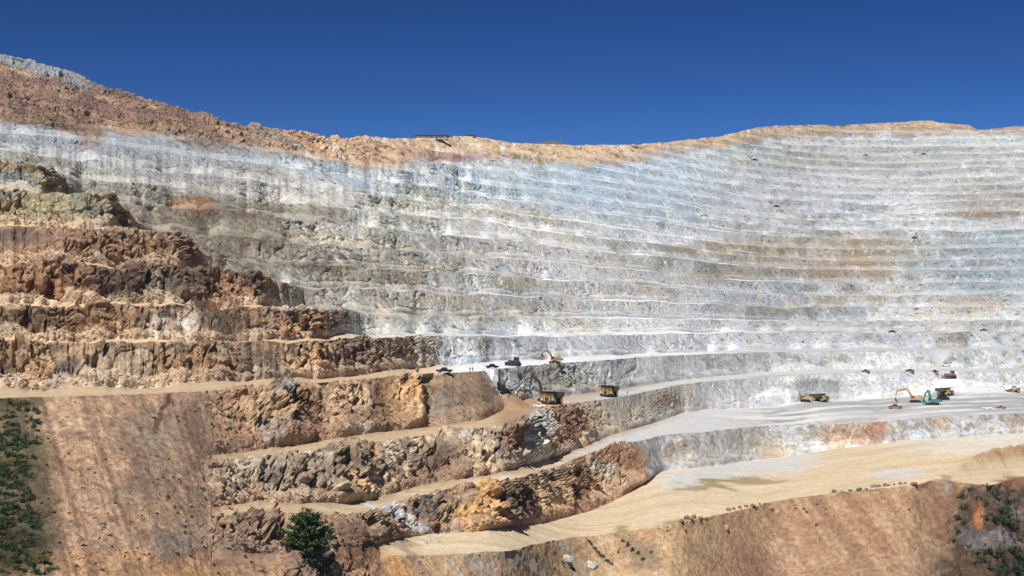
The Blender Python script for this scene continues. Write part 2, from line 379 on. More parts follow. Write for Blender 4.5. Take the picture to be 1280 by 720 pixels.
# blue grey slide at the centre of the far wall, ochre band on the right
blob(770, 228, 150, 50, (172,192,204), .85, .5)
blob(600, 232, 110, 28, (180,196,204), .7, .5, 10)
blob(850, 292, 70, 12, (222,222,224), .6, .5)
blob(1010, 322, 140, 26, (190,168,132), .62, .5, only=fw)
blob(940, 312, 60, 12, (184,160,118), .6, .5)
blob(1100, 312, 70, 16, (176,152,112), .55, .5)
blob(1060, 338, 60, 14, (188,150,110), .5, .4)
blob(1230, 330, 90, 42, (150,166,174), .7, .5)
blob(1262, 296, 40, 6, (140,182,190), .45, .5)
blob(1235, 343, 30, 5, (146,180,186), .4, .5)
blob(1120, 200, 200, 20, (178,180,172), .6, .6)
blob(1240, 250, 70, 24, (172,160,142), .6, .5)
blob(1225, 268, 40, 6, (160,132,112), .7, .4)
blob(1190, 392, 60, 16, (224,214,200), .7, .4)
blob(1215, 380, 40, 10, (190,158,128), .5, .4)
blob(1000, 240, 110, 26, (208,208,212), .7, .5)
blob(700, 320, 60, 10, (140,148,120), .7, .4, 12)
blob(770, 330, 60, 10, (152,150,126), .7, .4, 8)
blob(780, 345, 60, 10, (196,178,150), .5, .4, 30)
blob(850, 312, 22, 5, (166,142,106), .8, .4)
blob(690, 375, 60, 22, (170,156,138), .6, .4)
blob(820, 395, 50, 14, (212,190,164), .6, .5, 20)
blob(740, 350, 90, 60, (228,222,214), .55, .6, 30)
blob(660, 290, 70, 30, (222,216,208), .6, .6, 25)
blob(830, 400, 80, 30, (226,222,216), .6, .6, 20)
blob(640, 300, 90, 30, (214,206,198), .45, .6, 20)
blob(560, 300, 90, 26, (186,184,176), .6, .6, 15)
blob(860, 420, 120, 26, (222,220,218), .6, .5)
blob(1000, 430, 90, 14, (228,226,224), .7, .5)
blob(600, 440, 80, 14, (200,200,198), .4, .5)
blob(1000, 470, 400, 40, (206,206,208), .5, .6, only=up)
blob(430, 330, 60, 8, (120,96,78), .8, .4)
blob(370, 330, 40, 7, (128,100,78), .8, .4)
blob(480, 352, 40, 8, (130,108,90), .7, .4)
blob(460, 345, 90, 14, (160,148,118), .6, .5)
blob(300, 262, 60, 8, (120,92,76), .75, .4, 6)
blob(235, 256, 30, 7, (178,124,76), .8, .4)
blob(500, 410, 90, 18, (188,190,184), .6, .5)
blob(590, 390, 60, 14, (176,164,142), .6, .5)
blob(330, 300, 70, 8, (148,126,98), .7, .4, 4)
blob(350, 290, 60, 40, (150,140,116), .45, .6)
blob(490, 232, 60, 8, (186,168,130), .6, .5, 12)
# pale slope with the road at the upper left
blob(170, 180, 230, 22, (184,194,202), .95, .5, 5)
blob(420, 212, 110, 20, (184,198,208), .85, .5, 14)
blob(200, 214, 200, 12, (202,204,206), .85, .5, 8)
blob(300, 236, 110, 9, (196,192,186), .85, .5, 10)
blob(110, 170, 14, 20, (170,132,94), .7, .5, -35)
# near brown wall
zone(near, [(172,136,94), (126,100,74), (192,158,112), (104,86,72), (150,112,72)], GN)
blob(40, 232, 60, 30, (150,146,112), .7, .5, only=near, gain=GN)
blob(20, 226, 30, 14, (128,140,138), .85, .4, only=near, gain=GN)
blob(60, 268, 60, 16, (176,164,116), .75, .5, only=near, gain=GN)
blob(110, 258, 34, 18, (142,144,118), .7, .5, 35, only=near, gain=GN)
blob(30, 302, 50, 10, (104,82,76), .8, .4, only=near, gain=GN)
blob(110, 306, 50, 12, (170,128,88), .6, .5, only=near, gain=GN)
blob(150, 348, 40, 24, (100,78,66), .6, .4, only=near, gain=GN)
blob(200, 355, 24, 16, (140,132,112), .7, .4, only=near, gain=GN)
blob(240, 350, 24, 26, (88,72,62), .6, .4, only=near, gain=GN)
blob(40, 350, 60, 24, (172,112,56), .6, .5, only=near, gain=GN)
blob(280, 360, 30, 22, (170,116,66), .6, .5, 40, only=near, gain=GN)
blob(40, 408, 60, 14, (132,108,78), .7, .4, only=near, gain=GN)
blob(130, 402, 50, 18, (176,124,72), .6, .4, only=near, gain=GN)
blob(200, 408, 12, 16, (196,178,152), .85, .4, 30, only=near, gain=GN)
blob(236, 404, 9, 26, (216,200,180), .8, .4, -40, only=near, gain=GN)
blob(280, 405, 30, 16, (104,84,68), .7, .4, only=near, gain=GN)
blob(360, 405, 30, 14, (186,134,76), .7, .4, only=near, gain=GN)
blob(60, 452, 50, 22, (198,156,98), .8, .5, only=near, gain=GN)
blob(90, 462, 20, 20, (98,88,92), .85, .4, only=near, gain=GN)
blob(130, 458, 26, 24, (182,154,120), .7, .5, only=near, gain=GN)
blob(165, 455, 22, 22, (190,164,128), .7, .5, only=near, gain=GN)
blob(238, 458, 34, 20, (172,126,72), .7, .5, only=near, gain=GN)
blob(310, 448, 22, 22, (112,92,68), .7, .4, only=near, gain=GN)
blob(390, 452, 40, 22, (208,158,98), .85, .5, only=near, gain=GN)
blob(345, 470, 34, 12, (120,96,80), .9, .4, 25, only=near, gain=GN)
blob(440, 452, 24, 22, (124,98,82), .8, .4, only=near, gain=GN)
blob(480, 455, 24, 18, (146,120,84), .7, .4, only=near, gain=GN)
for (u, v, ru) in ((45, 376, 16), (180, 482, 40), (200, 424, 60), (350, 381, 50), (0, 470, 30)):
    blob(u, v, ru, 6, (204,182,150), .7, .5, only=near, gain=GN)
# hill above the workings
hz = sst(11, -9, vw + 9 * pn2 - vb[None, :]) * up
zone(hz, [(156,122,98), (130,104,88), (178,142,112), (118,96,86)], 1.2)
zone(hz * (1 - sst(-30, -12, vw - vb[None, :])) * (1 - sst(260, 330, uw)), [(142,112,96), (122,96,86), (160,126,102)], 1.2)
zone(hz * sst(300, 345, uw), [(188,152,114), (162,128,94), (200,168,130)], 1.12)
zone(hz * sst(480, 560, uw), [(206,172,130), (188,152,112), (214,186,150)], 1.08)
hp = fbm(X / 9 + 11, Y / 9, Z / 5, 3); hq = fbm(X / 22 + 31, Y / 22, Z / 9, 3)
mixc((92, 76, 70), hz * sst(.16, .34, hp) * .75, 1.25)
mixc((196, 160, 122), hz * sst(.14, .36, hq) * .6, 1.25)
mixc((70, 66, 52), hz * sst(.34, .46, fbm(X / 4 + 51, Y / 4, Z / 3, 2)) * .8, 1.1)
blob(50, 80, 70, 12, (144,150,154), .95, .4, 22, gain=1.25)
blob(345, 172, 30, 9, (104,108,116), .5, .5, 25)
blob(175, 163, 30, 7, (190,146,96), .7, .4)
blob(570, 197, 60, 5, (168,124,116), .75, .5)
blob(830, 192, 30, 6, (176,160,164), .7, .5)
# ------- the lower benches
one_ = np.ones(D.shape, f32)
fl3 = (SEG == 4 )[:, None] * one_; fl5 = (SEG == 6 )[:, None] * one_; fl7 = (SEG == 8 )[:, None] * one_
b2 = (SEG == 3 )[:, None] * one_; b4 = (SEG == 5 )[:, None] * one_; b6 = (SEG == 7 )[:, None] * one_; b8 = (SEG == 9 )[:, None] * one_
one = np.ones_like(D)
# warm cream, tan and olive patches of the left and middle far wall
for (u, v, ru, rv, c, a_) in ((430, 300, 60, 9, (196,184,154), .7), (520, 330, 60, 9, (190,176,146), .65), (560, 375, 70, 10, (194,178,150), .7), (640, 352, 50, 9, (176,162,136), .6), (480, 385, 70, 9, (198,184,156), .6),
                          (600, 318, 50, 8, (204,190,166), .6), (700, 402, 60, 10, (206,194,172), .55), (560, 262, 70, 9, (196,188,166), .6), (660, 268, 60, 6, (186,170,142), .6), (730, 302, 50, 7, (176,172,146), .55),
                          (800, 362, 50, 9, (188,176,152), .6), (900, 345, 60, 8, (192,172,142), .6), (960, 385, 60, 9, (196,184,164), .5), (1080, 372, 70, 8, (188,170,146), .55), (1120, 232, 70, 8, (184,178,164), .5), (1010, 205, 60, 7, (188,182,168), .5)):
    blob(u, v, ru, rv, c, a_, .6, 8 if u < 800 else -2, 1.12, only=fw)
zone(low, [(178,138,98), (150,112,80), (196,160,118)], 1.12)
zone(fl7 * one, [(200,160,108), (156,124,88), (216,180,128), (126,100,80), (176,128,78)], 1.5)
zone(fl5 * one, [(186,160,122), (150,130,104), (206,178,136), (128,112,94), (168,132,92)], 2.0)
zone(fl3 * one, [(190,148,98), (144,114,86), (210,172,120), (120,98,80), (168,118,70)], 1.5)
zone(fl7 * sst(585, 665, uw + .9 * (vw - 470)), [(206,206,200), (176,180,172), (220,220,220), (190,182,160)])
zone(fl5 * sst(690, 800, uw - .6 * (vw - 520)), [(200,192,172), (184,170,142), (212,208,202), (176,168,150)])
zone(fl5 * sst(830, 900, uw), [(208,208,208), (190,190,186), (222,222,222)])
zone(fl3 * sst(-9, 9, UU - (780 + .66 * (V - 552)) + 5 * pn), [(196,198,198), (178,176,168), (216,216,216), (170,160,138)])
# named stains on the lower faces
q = dict(only=low, gain=1.5)
blob(275, 515, 12, 22, (196,158,112), .6, .4, **q)
blob(320, 520, 26, 30, (214,172,112), .85, .4, **q)
blob(302, 505, 8, 18, (202,156,96), .8, .4, **q)
blob(348, 545, 22, 20, (148,156,150), .9, .3, 20, **q)
blob(340, 488, 14, 8, (160,166,160), .8, .4, **q)
blob(380, 520, 22, 36, (158,104,62), .8, .4, **q)
blob(372, 500, 14, 16, (96,70,54), .7, .4, **q)
blob(425, 505, 18, 24, (226,180,124), .9, .4, 25, **q)
blob(460, 510, 16, 26, (130,100,72), .8, .4, **q)
blob(502, 506, 20, 26, (212,160,84), .9, .4, **q)
blob(520, 505, 5, 30, (228,182,96), .9, .4, **q)
blob(290, 552, 34, 14, (156,116,88), .9, .4, 20, **q)
blob(285, 568, 30, 8, (150,132,116), .8, .5, **q)
blob(430, 540, 60, 9, (186,132,86), .8, .5, -8, **q)
blob(450, 536, 16, 6, (206,190,180), .9, .4, **q)
# big talus fan below the truck road
tf = sst(522, 532, UU) * (1 - sst(648, 662, UU)) * fl7
zone(tf, [(176,146,108), (160,136,104), (194,162,120), (150,128,100)], 1.1)
blob(560, 525, 50, 22, (168,146,116), .6, .5, 12, only=tf, gain=1.1)
blob(580, 495, 60, 7, (172,120,80), .6, .5, 32, only=tf, gain=1.1)
blob(615, 480, 34, 10, (176,128,82), .8, .5, 25, only=tf, gain=1.1)
blob(540, 470, 30, 5, (196,152,104), .8, .5, only=tf, gain=1.1)
blob(640, 490, 26, 7, (168,118,74), .9, .4, 32, only=tf, gain=1.1)
# grey window beside the drill and behind the excavator
zone(fl7 * sst(600, 622, uw + .55 * (489 - vw)) * (1 - sst(0, 10, vw - 468 - .55 * (UU - 596))), [(196,198,194), (158,166,156), (214,214,214)])
blob(660, 468, 26, 10, (142,154,140), .7, .4)
blob(650, 482, 22, 14, (222,220,214), .8, .4)
blob(690, 476, 28, 16, (168,172,154), .8, .4)
blob(690, 458, 34, 5, (176,154,120), .7, .4)
blob(730, 480, 34, 10, (178,170,146), .8, .4, 20)
blob(760, 465, 60, 12, (204,208,206), .6, .5)
# second bench face
blob(330, 585, 50, 10, (204,180,144), .8, .4, **q)
blob(380, 590, 50, 20, (140,122,100), .55, .5, **q)
blob(440, 590, 50, 26, (150,128,98), .6, .5, **q)
blob(360, 600, 24, 12, (124,110,98), .55, .4, **q)
blob(420, 622, 60, 8, (190,170,134), .8, .5, **q)
blob(545, 580, 30, 26, (112,90,70), .9, .3, **q)
blob(595, 570, 24, 30, (210,182,138), .9, .4, **q)
blob(570, 548, 8, 8, (226,206,182), .9, .4, **q)
blob(640, 545, 12, 16, (176,112,56), .9, .4, **q)
blob(625, 550, 8, 22, (112,84,62), .7, .4, **q)
blob(662, 538, 12, 26, (200,204,196), .85, .4, **q)
blob(672, 568, 24, 10, (222,208,180), .9, .4, 15, **q)
blob(700, 530, 30, 26, (148,100,66), .85, .4, 30, **q)
blob(745, 520, 26, 14, (190,160,112), .8, .4, 20, **q)
blob(765, 540, 26, 8, (218,196,158), .8, .5, -10, **q)
blob(780, 515, 34, 14, (204,188,156), .7, .5, **q)
blob(835, 500, 10, 8, (150,110,76), .8, .4)
blob(850, 506, 40, 6, (176,160,130), .6, .5)
# first bench face
blob(440, 612, 20, 8, (216,164,96), .8, .4, 35, **q)
blob(500, 640, 26, 12, (206,210,208), .8, .4, 35, **q)
blob(530, 640, 14, 22, (116,108,100), .8, .4, **q)
blob(555, 650, 12, 20, (188,152,108), .8, .4, **q)
blob(588, 640, 16, 26, (226,172,84), 1.0, .3, **q)
blob(570, 655, 12, 14, (192,166,136), .9, .4, **q)
blob(635, 632, 30, 24, (112,84,64), .85, .4, **q)
blob(610, 635, 10, 22, (120,98,82), .8, .4, **q)
blob(690, 625, 22, 18, (206,164,108), .8, .5, 20, **q)
blob(722, 602, 14, 26, (126,92,62), .85, .4, **q)
blob(770, 578, 28, 14, (146,100,62), .8, .4, 15, **q)
blob(760, 592, 24, 12, (176,172,150), .7, .4, 20, **q)
blob(792, 585, 18, 24, (172,122,76), .8, .4, **q)
blob(780, 606, 30, 8, (202,160,104), .8, .4, **q)
blob(840, 565, 14, 14, (170,144,104), .8, .4)
blob(822, 583, 16, 5, (132,142,150), .8, .4)
blob(880, 568, 30, 12, (204,196,176), .7, .5)
blob(940, 556, 40, 14, (196,186,164), .6, .5)
blob(1070, 540, 44, 16, (186,132,88), .8, .3, only=fl3)
mixc((214,196,172), fl3 * sst(1030, 1040, UU) * (1 - sst(1105, 1115, UU)) * sst(.05, .3, gnoise(UU / 4 + V / 12, V / 20, 0 * V)) * .7)
blob(1050, 552, 12, 10, (222,186,144), .7, .4, only=fl3)
blob(1098, 540, 10, 16, (160,108,72), .6, .4, only=fl3)
blob(1180, 530, 12, 12, (198,168,128), .7, .4, only=fl3)
blob(1265, 528, 16, 10, (192,160,124), .7, .4, only=fl3)
blob(965, 568, 12, 14, (196,160,112), .7, .4, only=fl3)
blob(588, 640, 17, 27, (230, 172, 76), 1.0, .3, only=low, gain=1.5)
blob(606, 652, 12, 12, (222, 166, 84), .8, .4, only=low, gain=1.5)
blob(690, 630, 16, 18, (214, 170, 108), .7, .5, 20, only=low, gain=1.4)
blob(505, 508, 20, 24, (224, 168, 82), .85, .4, only=low, gain=1.5)
blob(1186, 447, 10, 10, (138, 142, 142), .9, .3)
blob(590, 452, 15, 5, (150, 160, 170), .8, .3, 10)
# ------- roads, benches and the pit floor: dust
dust = isbench * np.ones_like(D)
mixc((206,178,138), (b2 + b4 + b6 + b8) * (1 - sst(640, 800, uw)), 1.0)
mixc((210,209,208), b8 * sst(536, 575, UU))
mixc((204,203,202), (b4 + b6 + b8) * sst(640, 800, uw), 1.0)
al = X * .87 + Y * .5; ac_ = -X * .5 + Y * .87
st = gnoise(al / 70, ac_ / 15, 0 * X) + .5 * gnoise(al / 34, ac_ / 6, 0 * X + 5)
mixc((222,196,154), b2 * one, 1.0)
mixc((200,172,130), b2 * sst(.05, .6, st) * .4, 1.0)
mixc((230,210,174), b2 * sst(.05, .6, -st) * .5, 1.0)
mixc((204,206,208), b2 * sst(.0, 1, 1.6 - np.abs(vw - (600 - .13 * (UU - 820))) / 11) * sst(800, 850, UU) * (1 - sst(980, 1060, UU)) * .85)
mixc((206,208,212), b2 * sst(1, .55, np.hypot((uw - 1120) / 46, (vw - 589) / 8)) * .8)
mixc((222,218,206), b2 * sst(1060, 1200, UU) * (1 - sst(8, 24, vw - 548)) * .75)
trk = gnoise(ac_ / 3.4 + .9 * gnoise(al / 60, ac_ / 50, 0 * X + 7), al / 150, 0 * X + 3)
mixc((178,150,112), b2 * sst(.12, .5, trk + .5 * n1) * .3)
mixc((236,220,190), b2 * sst(.12, .5, -trk + .5 * n2) * .3)
for (u, v, ru, rv) in ((865, 607, 26, 4), (940, 603, 50, 5), (785, 661, 15, 3), (840, 650, 16, 3), (900, 602, 22, 3)):
    blob(u, v, ru, rv, (158,138,94), .85, .4, only=b2)
mixc((178,136,92), np.clip(bank * 1.5, 0, 1) * sst(-2, 2, V - vm) * .9, 1.02)
mixc((150,108,70), np.clip(bank * 1.5, 0, 1) * sst(-2, 2, V - vm) * sst(.0, .4, gnoise((UU - .8 * V) / 5, V / 40, 0 * V)) * .7, 1.02)
mixc((176,140,92), sst(.25, .6, np.clip(bank, 0, 1)) * sst(2, -2, V - vm) * .7, 1.0)
mixc((160,166,170), b4 * sst(960, 1010, uw) * sst(.0, 1, 1.7 - np.abs(vw - 501) / 9) * .9)
mixc((146,150,152), b4 * sst(.12, .34, trk) * sst(880, 980, uw) * .65)
mixc((150,150,146), b4 * sst(1, .6, np.hypot((uw - 985) / 40, (vw - 519) / 6)) * .8)
mixc((226,224,220), b4 * sst(.1, .4, st) * sst(850, 950, uw) * .9)
mixc((176,176,170), b4 * sst(.12, .4, -st) * sst(850, 950, uw) * .7)
mixc((172,172,170), (b6 + b8) * sst(700, 800, uw) * sst(.1, .4, -st) * .8)
mixc((226,224,222), b4 * sst(.15, .7, heap / 6))
mixc((222,222,226), fl5 * sst(.1, .5, heap / 5) * one)
mixc((172,176,174), fl5 * (1 - sst(.8, 1.05, np.hypot((UU - 1018) / 46, (V - 487) / 15))) * .75)
mixc((168,172,170), fl5 * (1 - sst(.7, 1.1, np.hypot((UU - 1060) / 40, (V - 486) / 12))) * .5)
mixc((232,214,184), b4 * (1 - sst(620, 760, UU)) * sst(0, .3, st) * .7, 1.05)
mixc((150,128,104), (b4 + b6) * (1 - sst(500, 560, UU)) * sst(.1, .4, st) * .5)
mixc((170,122,80), b6 * (1 - sst(645, 700, UU)) * sst(610, 630, UU) * .7)
mixc((222,214,200), (up * (KIND == 'ledge')[:, None]) * (1 - near) * .28 * (1 - hill) * sst(.05, .4, pn2 + .4 * gnoise(UU / 60, SEG[:, None] * 2.3 + 0 * UU, 0 * UU)))
mixc((150,146,138), (up * (KIND == 'ledge')[:, None]) * (1 - near) * .7 * (1 - hill) * sst(-.1, .25, -pn2 + .4 * gnoise(UU / 60, SEG[:, None] * 4.3 + 0 * UU, 0 * UU)))
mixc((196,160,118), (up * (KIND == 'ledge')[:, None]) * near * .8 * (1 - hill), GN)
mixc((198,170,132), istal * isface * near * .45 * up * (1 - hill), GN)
mixc((178,144,106), np.clip(apron * 1.6, 0, 1) * (b4 + b6 + b8) * .8, 1.1)
mixc((186,140,96), istal * isface * low * (1 - sst(600, 700, UU)) * .6, 1.15)
mixc((208,204,196), istal * isface * (1 - near) * .2 * up * (1 - hill))
# streaks of pale fines running down over the far faces
sk = gnoise(UU / 9.0 - .45 * V / 9 + .8 * n1, V / 60.0, 0 * V) + .6 * gnoise(UU / 2.6 + .35 * V / 2.6, V / 40.0, 0 * V + 5)
mixc((236,230,222), fw * sst(.22, .5, sk) * sst(-.15, .25, pn2) * .7 * sst(420, 560, uw))
dk = fbm(X / 4.2 + 90, Y / 4.2, Z / 2.6, 3)
mixc((96,98,96), fw * (1 - istal) * sst(.22, .42, dk) * .7)
mixc((70,70,70), fw * sst(.40, .50, dk) * .6)
dg = gnoise((UU - 1.1 * V) / 11.0, (UU + .7 * V) / 90.0, 0 * V + 6) + .6 * gnoise((UU - 1.1 * V) / 4.5, (UU + .7 * V) / 60.0, 0 * V + 2)
mixc((232,228,222), fw * sst(.15, .6, dg) * sst(-.1, .3, n2) * (.55 - .35 * sst(860, 980, UU)))
mixc((150,152,150), fw * sst(.2, .6, -dg) * sst(-.1, .3, -n2) * (.4 - .25 * sst(860, 980, UU)))
# cliff above, loose talus below on every face
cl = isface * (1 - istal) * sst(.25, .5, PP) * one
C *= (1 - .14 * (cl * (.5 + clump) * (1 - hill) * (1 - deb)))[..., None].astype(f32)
# ------- tipped slope at the lower right
dmp = (isdump & (np.ones_like(D) > 0)) * 1.0 * (1 - deb) * sst(468, 505, UU - .25 * (V - 690))
zone(dmp, [(204,164,116), (186,144,100), (212,176,130)], 1.08)
sl = gnoise((UU - .75 * (V - 600)) / 22.0, V / 300.0, 0 * V + 2) + .55 * gnoise((UU - .75 * (V - 600)) / 7.0, V / 200.0, 0 * V + 8)
mixc((168,124,88), dmp * sst(.05, .6, sl + .12) * .6 * sst(780, 900, UU), 1.06)
mixc((208,170,124), dmp * sst(.1, .55, -sl) * .5, 1.06)
mixc((150,108,82), dmp * sst(.5, .9, V / 720 * .9 + .25 * sl) * .55 * sst(880, 1000, UU), 1.06)
mixc((190,180,162), dmp * (1 - sst(690, 760, UU)) * sst(-.1, .3, sl) * .7, 1.06)
blob(655, 700, 34, 9, (196,194,188), .7, .5, 45, only=dmp, gain=1.06)
blob(700, 702, 60, 18, (200,172,128), .5, .5, only=dmp, gain=1.06)
blob(800, 690, 30, 14, (136,120,96), .7, .5, 45, only=dmp, gain=1.06)
blob(960, 706, 40, 20, (166,124,98), .6, .5, only=dmp, gain=1.06)
blob(1180, 640, 14, 40, (132,94,70), .7, .4, only=dmp)
gm = np.clip(gul, 0, 1)
zone(gm, [(112,84,64), (92,74,62), (128,116,108), (84,72,58)], .9)
blob(1222, 644, 8, 14, (190,120,72), .9, .4, only=gm)
blob(1240, 672, 34, 9, (146,138,134), .8, .4, only=gm)
blob(1265, 640, 20, 10, (136,128,124), .8, .4, only=gm)
blob(1205, 672, 14, 14, (110,108,108), .8, .4, only=gm)
blob(1180, 605, 12, 8, (168,150,128), .9, .4, 70)
blob(1268, 604, 16, 8, (150,106,72), .9, .4)
b_on_deb = deb
# ------- debris slope at the lower left
zone(deb, [(208,158,108), (192,144,98), (216,170,120), (180,136,98)], 1.08)
sd = gnoise((UU + .0 - .30 * (V - 490)) / 18.0, V / 420.0, 0 * V + 2) + .6 * gnoise((UU - .30 * (V - 490)) / 5.0, V / 300.0, 0 * V + 8)
mixc((166,126,98), deb * sst(.08, .5, sd) * .7, .82)
mixc((208,168,124), deb * sst(.1, .5, -sd) * .65, .82)
def chute_line(pts, w, col, a):
    p = np.array(pts, float)
    uc = np.interp(V, p[:, 1], p[:, 0]) + 1.6 * gnoise(V / 9, 0 * V + pts[0][0], 0 * V)
    inside = sst(p[0, 1] - 4, p[0, 1] + 4, V) * (1 - sst(p[-1, 1] - 4, p[-1, 1] + 4, V))
    mixc(col, deb * inside * np.exp(-((UU - uc) / (.9 * w)) ** 2) * a * .6, 1.1)
chute_line([(98, 496), (112, 540), (128, 590), (148, 640), (160, 690), (185, 722)], 2.4, (226,178,124), .9)
chute_line([(112, 500), (136, 560), (150, 610)], 1.8, (222,176,124), .8)
chute_line([(70, 540), (92, 610), (104, 670), (130, 720)], 2.2, (218,166,112), .8)
chute_line([(118, 680), (140, 700), (160, 722)], 1.8, (220,170,118), .8)
blob(190, 590, 34, 60, (146,118,100), .6, .5, -12, only=deb, gain=.82)
blob(205, 545, 26, 40, (190,160,122), .8, .5, -12, only=deb, gain=.82)
blob(245, 660, 20, 50, (196,160,116), .8, .5, -15, only=deb, gain=.82)
blob(215, 680, 20, 20, (166,146,130), .8, .4, only=deb, gain=.82)
blob(250, 540, 16, 50, (140,112,100), .7, .5, -8, only=deb, gain=.82)
blob(206, 515, 4, 34, (120,76,50), .8, .3, -6, only=deb, gain=.82)
vg = deb * (1 - sst(30, 75, uw - .12 * (vw - 500)))
mixc((112,102,64), vg * .85, .9)
mixc((74,74,44), vg * sst(-.1, .25, pn2) * .85, .9)
# ground below the benches, round the knoll
kz = low * (1 - deb) * (1 - sst(465, 500, UU - .25 * (V - 690))) * sst(0, 10, V - Oc_v[None, :])
zone(kz, [(206,160,116), (180,138,102), (214,172,126), (168,132,104)], 1.1)
blob(330, 690, 60, 30, (164,128,104), .7, .5, only=kz, gain=1.1)
blob(385, 710, 36, 24, (146,122,100), .8, .5, only=kz, gain=1.1)
blob(440, 690, 26, 30, (140,100,74), .8, .5, only=kz, gain=1.1)
blob(485, 712, 18, 14, (216,160,84), .9, .4, only=low, gain=1.1)
blob(500, 680, 40, 9, (168,140,112), .8, .5, 35, only=low, gain=1.1)
blob(505, 655, 40, 5, (204,206,206), .85, .4, 36, only=low, gain=1.1)
drift = fbm(X / 11 + 3, Y / 11, Z / 6, 3) * (1 - near) * isface * sst(300, 480, UU)
C *= np.stack([1 + .20 * drift, 1 + .05 * drift, 1 - .24 * drift], -1).astype(f32)
# brightness gains on the lower faces and the far wall, cooler to the right
lw = low * isface * sst(790, 840, UU) + fl7 * sst(612, 660, UU) * (1 - sst(790, 840, UU))
C *= (1 + .26 * np.clip(lw, 0, 1))[..., None].astype(f32)
g_ = 1 + (.34 * sst(230, 420, UU) * (1 - sst(860, 960, UU)) - .14 * sst(900, 1020, UU) * (1 - .5 * sst(390, 440, V))) * up * (1 - near)  # far wall colour lifted in the centre, lowered right, offsetting the sun's angle
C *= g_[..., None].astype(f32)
cool = (up * (1 - near) * sst(430, 620, UU) * (1 - hill)).astype(f32)
C *= np.stack([1 - .035 * cool, 1 + 0 * cool, 1 + .045 * cool], -1)
lum = C @ np.array([.25, .65, .10], f32)
C = lum[..., None] + (C - lum[..., None]) * (f32(.82) - f32(.14) * (low * isface + near * isface))[..., None]
C = np.clip(C, .012, .74)

# ------------------------------------------------------------------ materials
def mat(name, col, rough=.6, metal=0.0, spec=.3):
    m = bpy.data.materials.new(name); m.use_nodes = True
    b = m.node_tree.nodes['Principled BSDF']
    b.inputs['Base Color'].default_value = (*col, 1)
    b.inputs['Roughness'].default_value = rough
    b.inputs['Metallic'].default_value = metal
    b.inputs['Specular IOR Level'].default_value = spec
    return m
def worn(name, col, dirt=(.42, .36, .28), amt=.45, scale=1.6, rough=.55):
    """paint under a coat of mine dust"""
    m = mat(name, col, rough)
    nt = m.node_tree; b = nt.nodes['Principled BSDF']
    tc = nt.nodes.new('ShaderNodeTexCoord'); no = nt.nodes.new('ShaderNodeTexNoise')
    no.inputs['Scale'].default_value = scale; no.inputs['Detail'].default_value = 5
    rp = nt.nodes.new('ShaderNodeMapRange'); rp.inputs[1].default_value = .42; rp.inputs[2].default_value = .72; rp.inputs[4].default_value = amt
    mx = nt.nodes.new('ShaderNodeMix'); mx.data_type = 'RGBA'
    mx.inputs[6].default_value = (*col, 1); mx.inputs[7].default_value = (*dirt, 1)
    nt.links.new(tc.outputs['Object'], no.inputs['Vector']); nt.links.new(no.outputs['Fac'], rp.inputs[0])
    nt.links.new(rp.outputs[0], mx.inputs[0]); nt.links.new(mx.outputs[2], b.inputs['Base Color'])
    return m

